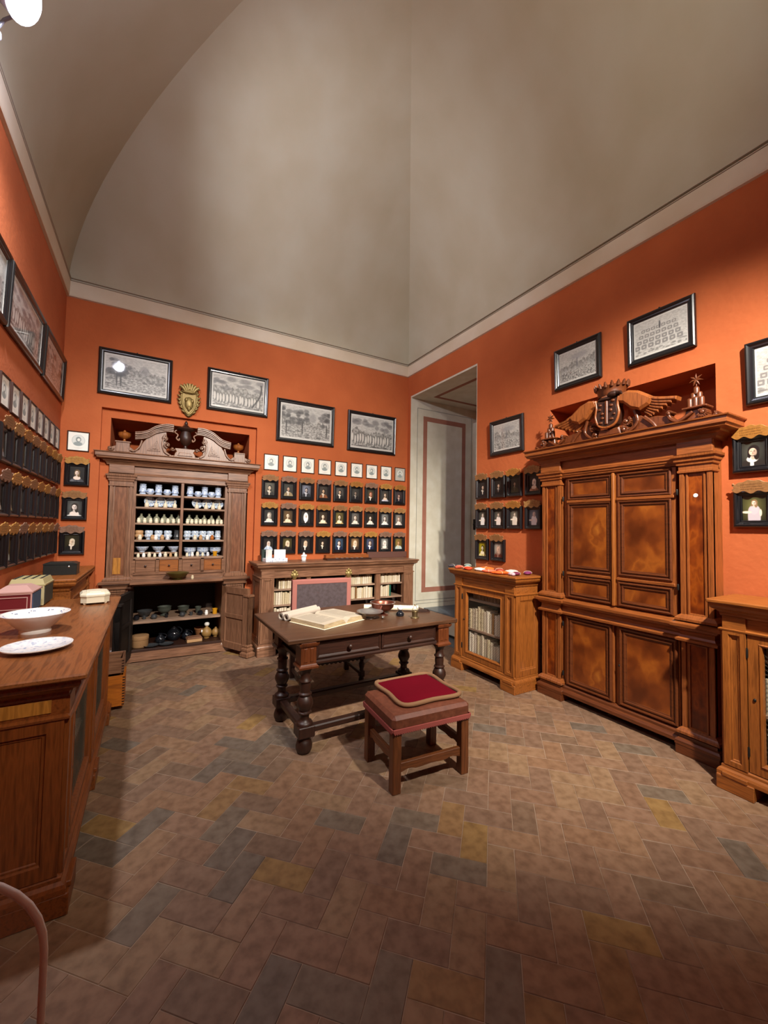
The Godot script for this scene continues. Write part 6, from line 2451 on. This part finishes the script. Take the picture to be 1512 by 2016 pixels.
func lower_compartment() -> void:
	var g := "vessels inside the lower compartment of the cabinet"
	# on the shelf
	var xs := [-3.6, -3.52, -3.42, -3.29, -3.12, -3.02, -2.92]
	for k in 7:
		pot("beaker" if k % 2 else "low_jar", Vector3(xs[k], 0.43, -0.19 - 0.03 * (k % 2)), M.pewter if k % 3 else M.blackpot, "dark_cup", "small dark glinting cup, %s from left on the lower compartment's shelf" % nth(k), "cup", g, 0.8)
	for k in 4:
		pot(["bowl", "deep_bowl", "deep_bowl", "beaker"][k], Vector3([-3.52, -3.31, -3.1, -2.93][k], 0.43, -0.36), M.greenish if k else M.pewter, "grey_bowl", "grey-green bowl deep in shadow, %s from left on the lower shelf" % nth(k), "bowl", g, [1.1, 1.15, 1.0, 1.5][k])
	pot("small_jar", Vector3(-2.85, 0.43, -0.18), M.white, "white_stopper_jar", "tiny white mushroom-shaped jar on the lower compartment's shelf", "jar", g, 1.1)
	pot("beaker", Vector3(-2.75, 0.43, -0.2), M.yellowpot, "ochre_pot", "small ochre pot at the right end of the lower shelf", "pot", g, 1.3)
	# on the bottom board
	var t := thing("wicker_box", "round pale wicker box at the left of the cabinet's bottom board", "basket", Vector3(-3.553, 0.131, -0.17))
	var b := MB.new()
	b.lathe([V2(0.0, 0.0), V2(0.082, 0.002), V2(0.085, 0.01), V2(0.085, 0.085), V2(0.08, 0.085)], 22)
	part(t, "body", b, M.wicker)
	b = MB.new()
	b.lathe([V2(0.088, 0.085), V2(0.089, 0.09), V2(0.089, 0.125), V2(0.086, 0.13), V2(0.0, 0.132)], 22)
	part(t, "lid", b, M.wicker)
	for k in 3:
		var at: Vector3 = [Vector3(-3.345, 0.131, -0.2), Vector3(-3.2, 0.131, -0.3), Vector3(-3.06, 0.131, -0.27)][k]
		t = thing("dark_jug", "shiny black round jug, %s from left on the cabinet's bottom board" % nth(k), "jug", at, [20, -30, -20][k], g)
		var s: float = [0.85, 1.25, 0.85][k]
		b = MB.new()
		b.lathe(prof("jug", s), 20)
		part(t, "body", b, M.blackpot)
		b = MB.new()
		var p := []
		for j in 9:
			var a := PI * j / 8.0
			p.append(Vector3(0.03 * s + sin(a) * 0.05 * s, 0.095 * s - cos(a) * 0.034 * s, 0))
		b.tube(p, [0.006 * s], 6)
		part(t, "handle", b, M.blackpot)
	for k in 2:
		pot("pan", Vector3([-3.44, -3.285][k], 0.131, -0.115), M.pewter, "flat_pan", "flat grey pan, %s from left on the bottom board's front edge" % ["first", "second"][k], "pan", g, 0.8)
	t = thing("small_casket", "small worn wooden casket with sloping lid on the bottom board", "box", Vector3(-2.985, 0.131, -0.13), 4)
	b = MB.new()
	b.box(-0.085, 0, -0.05, 0.085, 0.04, 0.05, 0.003)
	part(t, "body", b, M.tan)
	b = MB.new()
	b.prism(PackedVector2Array([V2(-0.09, 0.04), V2(0.09, 0.04), V2(0.075, 0.058), V2(-0.075, 0.058)]), -0.055, 0.055, 0.004)
	part(t, "lid", b, M.cabX)
	pot("flower_pot", Vector3(-2.9, 0.131, -0.35), M.terracotta, "terracotta_pot", "plain terracotta pot behind the ochre flask", "pot", g, 1.1)
	t = pot("gourd_flask", Vector3(-2.835, 0.131, -0.22), M.gourd, "flask", "ochre gourd-shaped flask with round white stopper", "flask", g, 1.05)
	b = MB.new()
	b.ball(Vector3(0, 0.165, 0), Vector3(0.03, 0.026, 0.03), 12, 8)
	b.ball(Vector3(-0.055, 0.09, 0.015), Vector3(0.01, 0.018, 0.01), 8, 6)
	part(t, "stopper", b, M.white)
	pot("gourd_flask", Vector3(-2.725, 0.131, -0.25), M.gourd, "tan_flask", "tan oval flask half hidden by the open cabinet door", "flask", g, 0.85)


func hip_box(t: Node3D, w: float, d: float, h: float, lid_h: float, body: Material, lid: Material, side: Material, trim: Material, kx := 0.55, kz := 0.45) -> void:
	var b := MB.new()
	b.box(-w, 0.006, -d, w, h, d, 0.003)
	part(t, "body", b, body)
	b = MB.new()
	b.box(w - 0.002, 0.012, -d + 0.008, w + 0.003, h - 0.006, d - 0.008)
	part(t, "end_panel", b, side)
	b = MB.new()
	b.frame(-w, 0.006, w, h, [V2(0, d - 0.001), V2(0, d + 0.004), V2(0.008, d + 0.004), V2(0.008, d - 0.001)])
	b.frame(-w + 0.022, 0.03, w - 0.022, h - 0.024, [V2(0, d - 0.001), V2(0, d + 0.003), V2(0.005, d + 0.003), V2(0.005, d - 0.001)])
	part(t, "trim", b, trim)
	# hipped lid
	b = MB.new()
	b.box(-w - 0.006, h, -d - 0.006, w + 0.006, h + 0.012, d + 0.006, 0.002)
	var y0 := h + 0.012
	var y1 := h + lid_h
	var q := [Vector3(-w, y0, d), Vector3(w, y0, d), Vector3(w, y0, -d), Vector3(-w, y0, -d)]
	var r := [Vector3(-w * kx, y1, d * kz), Vector3(w * kx, y1, d * kz), Vector3(w * kx, y1, -d * kz), Vector3(-w * kx, y1, -d * kz)]
	for k in 4:
		b.quad(q[k], q[(k + 1) % 4], r[(k + 1) % 4], r[k])
	b.quad(r[0], r[1], r[2], r[3])
	part(t, "lid", b, lid)


func counter_things() -> void:
	var Y := 0.95
	# large white bowl
	var t := thing("basin", "large white basin with small blue sprigs at the counter's edge", "bowl", Vector3(-4.012, Y, 2.455))
	var b := MB.new()
	b.lathe([V2(0.068, 0.0), V2(0.07, 0.008), V2(0.066, 0.02), V2(0.09, 0.04), V2(0.122, 0.075), V2(0.148, 0.1), V2(0.15, 0.104), V2(0.144, 0.106), V2(0.115, 0.076), V2(0.08, 0.04), V2(0.05, 0.026), V2(0.0, 0.022)], 40)
	part(t, "body", b, M.white)
	b = MB.new()
	b.lathe([V2(0.147, 0.1045), V2(0.1515, 0.103), V2(0.152, 0.106), V2(0.146, 0.108), V2(0.147, 0.1045)], 40)
	part(t, "rim", b, M.dish)
	b = MB.new()
	rng.seed = 17
	for k in 10:
		var a := TAU * k / 10.0
		for j in 4:
			var aa := a + rng.randf_range(-0.12, 0.12)
			var u := rng.randf_range(0.2, 0.8)
			b.ball(Vector3(cos(aa) * lerpf(0.117, 0.142, u), lerpf(0.079, 0.105, u), sin(aa) * lerpf(0.117, 0.142, u)), Vector3(0.004, 0.0016, 0.004), 6, 4)
	var sp := part(t, "blue_sprigs", b, mat("5a74a8", 0.25))
	sp.set_meta("kind", "stuff")
	# plate
	t = thing("plate", "blue and white plate lying in front of the white basin", "plate", Vector3(-3.925, Y, 2.86))
	b = MB.new()
	b.lathe([V2(0.075, 0.0), V2(0.078, 0.004), V2(0.1, 0.012), V2(0.132, 0.02), V2(0.133, 0.024), V2(0.095, 0.017), V2(0.085, 0.01), V2(0.0, 0.008)], 40)
	part(t, "body", b, M.dish)
	b = MB.new()
	b.lathe([V2(0.1305, 0.0215), V2(0.1345, 0.021), V2(0.1345, 0.0255), V2(0.1305, 0.0255), V2(0.1305, 0.0215)], 40)
	part(t, "rim", b, M.white)
	# bone casket with cut corners on small feet
	t = thing("casket", "small pale bone casket with cut corners near the counter's far end", "box", Vector3(-3.835, Y, 1.575), 8)
	var oct := func(w: float, d: float, c: float) -> PackedVector2Array:
		return PackedVector2Array([V2(-w, -d + c), V2(-w + c, -d), V2(w - c, -d), V2(w, -d + c), V2(w, d - c), V2(w - c, d), V2(-w + c, d), V2(-w, d - c)])
	b = MB.new()
	b.xf = Transform3D(Basis(Vector3.RIGHT, -PI / 2), Vector3.ZERO)
	b.prism(oct.call(0.088, 0.105, 0.035), 0.014, 0.06, 0.002)
	part(t, "body", b, M.bone)
	b = MB.new()
	b.xf = Transform3D(Basis(Vector3.RIGHT, -PI / 2), Vector3.ZERO)
	b.prism(oct.call(0.092, 0.109, 0.035), 0.06, 0.088, 0.016)
	b.prism(oct.call(0.055, 0.07, 0.022), 0.086, 0.094, 0.004)
	part(t, "lid", b, M.bone)
	for sx in [-1.0, 1.0]:
		for sz in [-1.0, 1.0]:
			b = MB.new()
			b.lathe([V2(0.006, 0.0), V2(0.01, 0.004), V2(0.011, 0.012), V2(0.008, 0.016)], 8, Vector3(sx * 0.062, 0, sz * 0.08))
			part(t, "foot", b, M.bone)
	# red and blue casket, cut by the frame
	t = thing("casket", "red and blue casket with pink-trimmed hipped lid at the left edge", "box", Vector3(-4.24, Y, 1.75))
	hip_box(t, 0.095, 0.12, 0.135, 0.045, M.redbox, M.pinktrim, M.bluebox, M.pinktrim)
	# cream casket with studded lid behind it
	t = thing("casket", "cream casket with dark-studded hipped lid behind the red casket", "box", Vector3(-4.235, Y, 1.44))
	hip_box(t, 0.1, 0.145, 0.145, 0.05, M.pitted, M.olivelid, M.greenish, M.pitted, 0.86, 0.88)
	b = MB.new()
	for i in 4:
		for j in 7:
			var u := -1.0 + 2.0 * i / 3.0
			var v := -1.0 + 2.0 * j / 6.0
			b.box(u * 0.073 - 0.008, 0.193, v * 0.112 - 0.008, u * 0.073 + 0.008, 0.1985, v * 0.112 + 0.008, 0.002)
	var st := part(t, "studs", b, M.iron)
	st.set_meta("kind", "stuff")
	# black box on the corner case
	t = thing("document_box", "black lacquered box standing on the narrow corner case", "box", Vector3(-4.15, 1.1, 0.86), 0)
	b = MB.new()
	b.box(-0.115, 0, -0.08, 0.115, 0.085, 0.08, 0.003)
	part(t, "body", b, M.blackbox)
	b = MB.new()
	b.prism(PackedVector2Array([V2(-0.117, 0.086), V2(0.117, 0.086), V2(0.117, 0.098), V2(0.09, 0.108), V2(-0.09, 0.108), V2(-0.117, 0.098)]), -0.082, 0.082, 0.003)
	part(t, "lid", b, M.blackbox)
	b = MB.new()
	b.ball(Vector3(0.06, 0.072, 0.082), Vector3(0.009, 0.009, 0.004), 8, 5)
	part(t, "stud", b, M.silver)
	# drawers pulled out below the corner case
	t = thing("pulled_drawer", "orange-brown dovetailed drawer pulled out low beyond the counter", "drawer", Vector3(-3.83, 0.04, 1.19), 0)
	drawer_box(t, 0.2, 0.12, 0.25, M.orangewood)
	t = thing("pulled_drawer", "reddish drawer toned darker for shade, pulled out above the orange drawer", "drawer", Vector3(-3.83, 0.31, 1.19), 0)
	drawer_box(t, 0.19, 0.12, 0.12, M.cabX)  # upper drawer's lesser light is given by a darker wood colour
	# things along the top of the low bookcase by the back wall
	Y = 1.1085
	t = thing("card_stand", "dark green box holding white cards at the low bookcase's left end", "card holder", Vector3(-2.13, Y, 0.24), 6)
	b = MB.new()
	b.box(-0.13, 0, -0.06, 0.15, 0.045, 0.07, 0.003)
	part(t, "base", b, M.dish)
	b = MB.new()
	b.box(-0.14, 0.0, -0.085, -0.05, 0.15, -0.06, 0.002)
	part(t, "green_back", b, mat("24332c", 0.5))
	for k in 2:
		b = MB.new()
		b.xf = Transform3D(Basis(Vector3.UP, [0.5, -0.2][k]), Vector3([-0.07, 0.07][k], 0.045, 0))
		b.box(-0.035 if k == 0 else -0.07, 0, -0.02, 0.035 if k == 0 else 0.07, 0.105, 0.02, 0.002)
		part(t, "card_block", b, M.white)
	t = thing("white_jar", "small white porcelain jar with knobbed lid on the low bookcase", "jar", Vector3(-1.745, Y, 0.24))
	b = MB.new()
	b.lathe([V2(0.026, 0), V2(0.03, 0.004), V2(0.032, 0.045), V2(0.026, 0.052)], 16)
	part(t, "body", b, M.dish)
	b = MB.new()
	b.lathe([V2(0.036, 0.052), V2(0.04, 0.06), V2(0.03, 0.076), V2(0.012, 0.084), V2(0.016, 0.094), V2(0.008, 0.108), V2(0.0, 0.112)], 16)
	b.ball(Vector3(0.02, 0.072, 0.01), Vector3(0.02, 0.012, 0.016), 8, 6)
	part(t, "lid", b, M.white)
	t = thing("long_tray", "long low orange-brown box with dark base on the low bookcase", "box", Vector3(-1.1, Y, 0.2))
	b = MB.new()
	b.box(-0.34, 0, -0.06, 0.33, 0.022, 0.1, 0.003)
	part(t, "base", b, M.darkX)
	b = MB.new()
	b.box(-0.33, 0.022, -0.06, 0.32, 0.068, 0.03, 0.004)
	part(t, "body", b, M.cupX)
	b = MB.new()
	for k in 6:
		b = MB.new()
		b.box(-0.2 + k * 0.075, 0.022, 0.045, -0.17 + k * 0.075, 0.03, 0.08, 0.002)
		part(t, "small_instrument", b, M.silver)
	t = thing("wooden_strip", "plain red-brown board leaning flat against wall behind the low bookcase", "board", Vector3(-0.36, Y, 0.03))
	b = MB.new()
	b.box(-0.345, 0, -0.012, 0.345, 0.088, 0.012, 0.002)
	part(t, "board", b, M.board)
	b = MB.new()
	for x in [-0.2, 0.28]:
		b.ball(Vector3(x, 0.06, 0.013), Vector3(0.006, 0.006, 0.003), 8, 4)
	part(t, "screw", b, M.brass)
	bundles()


func drawer_box(t: Node3D, w: float, d: float, h: float, m: Material) -> void:
	for s in [-1.0, 1.0]:
		var b := MB.new()
		b.box(-w, 0, s * d, w, h, s * (d - 0.014), 0.002)
		part(t, "side", b, m)
		b = MB.new()
		b.box(s * w, 0, -d + 0.014, s * (w - 0.016), h, d - 0.014, 0.002)
		part(t, "end", b, m)
	var b2 := MB.new()
	b2.box(-w + 0.016, 0.008, -d + 0.014, w - 0.016, 0.016, d - 0.014)
	part(t, "base", b2, M.shelf)
	for k in int(h / 0.022):
		b2 = MB.new()
		b2.box(w - 0.016, k * 0.022 + 0.008, d - 0.004, w + 0.001, k * 0.022 + 0.018, d + 0.001)
		part(t, "dovetail", b2, M.darkX)


# small tied bundles of dyed cloth lying on the small bookcase
func bundles() -> void:
	var Y := 1.109
	var g := "dyed bundles on the small bookcase"
	var list := [
		[-0.40, 1.62, "3c3840", "dark grey", 0.06], [-0.42, 1.76, "b85038", "brick red", 0.07], [-0.2, 1.66, "7c9490", "grey-green", 0.07], [-0.43, 1.92, "d8401c", "bright orange-red", 0.085],
		[-0.40, 2.08, "e8e4e0", "white", 0.085], [-0.24, 2.02, "e06a20", "light orange", 0.09], [-0.42, 2.24, "e06848", "salmon", 0.08], [-0.42, 2.40, "e05a18", "broad vivid orange", 0.095],
		[-0.22, 2.36, "d8c8c4", "pinkish white", 0.08], [-0.34, 2.53, "6c1c3c", "dark crimson", 0.07], [-0.17, 2.52, "7c2c5c", "purple", 0.07], [-0.24, 2.2, "a8402c", "rust red", 0.08],
		[-0.42, 2.54, "c8a8b4", "pale mauve", 0.045],
	]
	for k in list.size():
		var e = list[k]
		var t := thing("cloth_bundle", "small %s bundle lying on top of the small bookcase" % e[3], "bundle", Vector3(e[0], Y, e[1]), 23 * k, g)
		var r: float = e[4] * 0.9
		var b := MB.new()
		b.ball(Vector3(0, 0.017, 0), Vector3(r, 0.0175, r * 0.62), 14, 8)
		b.ball(Vector3(r * 0.5, 0.015, r * 0.2), Vector3(r * 0.6, 0.0155, r * 0.5), 12, 7)
		b.ball(Vector3(-r * 0.55, 0.014, -r * 0.1), Vector3(r * 0.5, 0.0145, r * 0.42), 12, 7)
		part(t, "cloth", b, mat(e[2], 0.75))
		b = MB.new()
		var loop := []
		for j in 15:
			var a := TAU * j / 14.0
			loop.append(Vector3(0.1 * r, 0.0177 + sin(a) * 0.0177, cos(a) * r * 0.64))
		b.tube(loop, [0.0018], 5)
		part(t, "tie", b, M.cream)


func barrier() -> void:
	# clear screen with a rounded corner standing before the counter
	var t := thing("barrier_screen", "clear acrylic barrier with rounded grey edge at lower left", "barrier", Vector3(-3.6, 0.0, 4.5))
	var line := []
	for p in [[-0.7, 1.03], [-0.16, 1.03]]:
		line.append(V2(p[0], p[1]))
	for k in 9:
		var a := PI / 2 * (1.0 - (k + 1) / 9.0)
		line.append(V2(-0.16 + cos(a) * 0.16, 0.87 + sin(a) * 0.16))
	line.append(V2(0.0, 0.0))
	var poly := PackedVector2Array(line)
	poly.append(V2(-0.7, 0.0))
	var b := MB.new()
	b.prism(poly, -0.003, 0.003, 0.0)
	part(t, "screen", b, M.clear)
	b = MB.new()
	var p3 := []
	for p in line:
		p3.append(Vector3(p.x, p.y, 0))
	b.tube(p3, [0.0055], 6)
	part(t, "edge", b, M.edge)
	b = MB.new()
	b.box(-0.5, 0, -0.06, -0.1, 0.02, 0.06, 0.004)
	part(t, "foot", b, M.iron)


# ---------------------------------------------------------------- lamps
func floodlight(at: Vector3, turn: float, label: String) -> Node3D:
	var t := thing("floodlight", label, "lamp", at, turn)
	var b := MB.new()
	b.xf = Transform3D(Basis(Vector3.RIGHT, deg_to_rad(125)), Vector3.ZERO)
	b.lathe([V2(0.04, -0.12), V2(0.075, -0.1), V2(0.085, -0.02), V2(0.098, 0.03), V2(0.1, 0.04), V2(0.09, 0.04), V2(0.08, 0.0), V2(0.0, -0.01)], 24)
	part(t, "housing", b, M.lampgrey)
	b = MB.new()
	b.xf = Transform3D(Basis(Vector3.RIGHT, deg_to_rad(125)), Vector3.ZERO)
	b.lathe([V2(0.088, 0.03), V2(0.07, 0.05), V2(0.035, 0.062), V2(0.0, 0.065)], 20)
	part(t, "lamp_lens", b, M.lampglow)
	b = MB.new()
	b.tube([Vector3(-0.09, 0, -0.02), Vector3(-0.1, -0.05, -0.09), Vector3(-0.1, -0.13, -0.13)], [0.008], 6)
	b.tube([Vector3(0.09, 0, -0.02), Vector3(0.1, -0.05, -0.09), Vector3(0.1, -0.13, -0.13)], [0.008], 6)
	b.box(-0.11, -0.16, -0.18, 0.11, -0.12, -0.1, 0.005)
	part(t, "bracket", b, M.lampgrey)
	return t
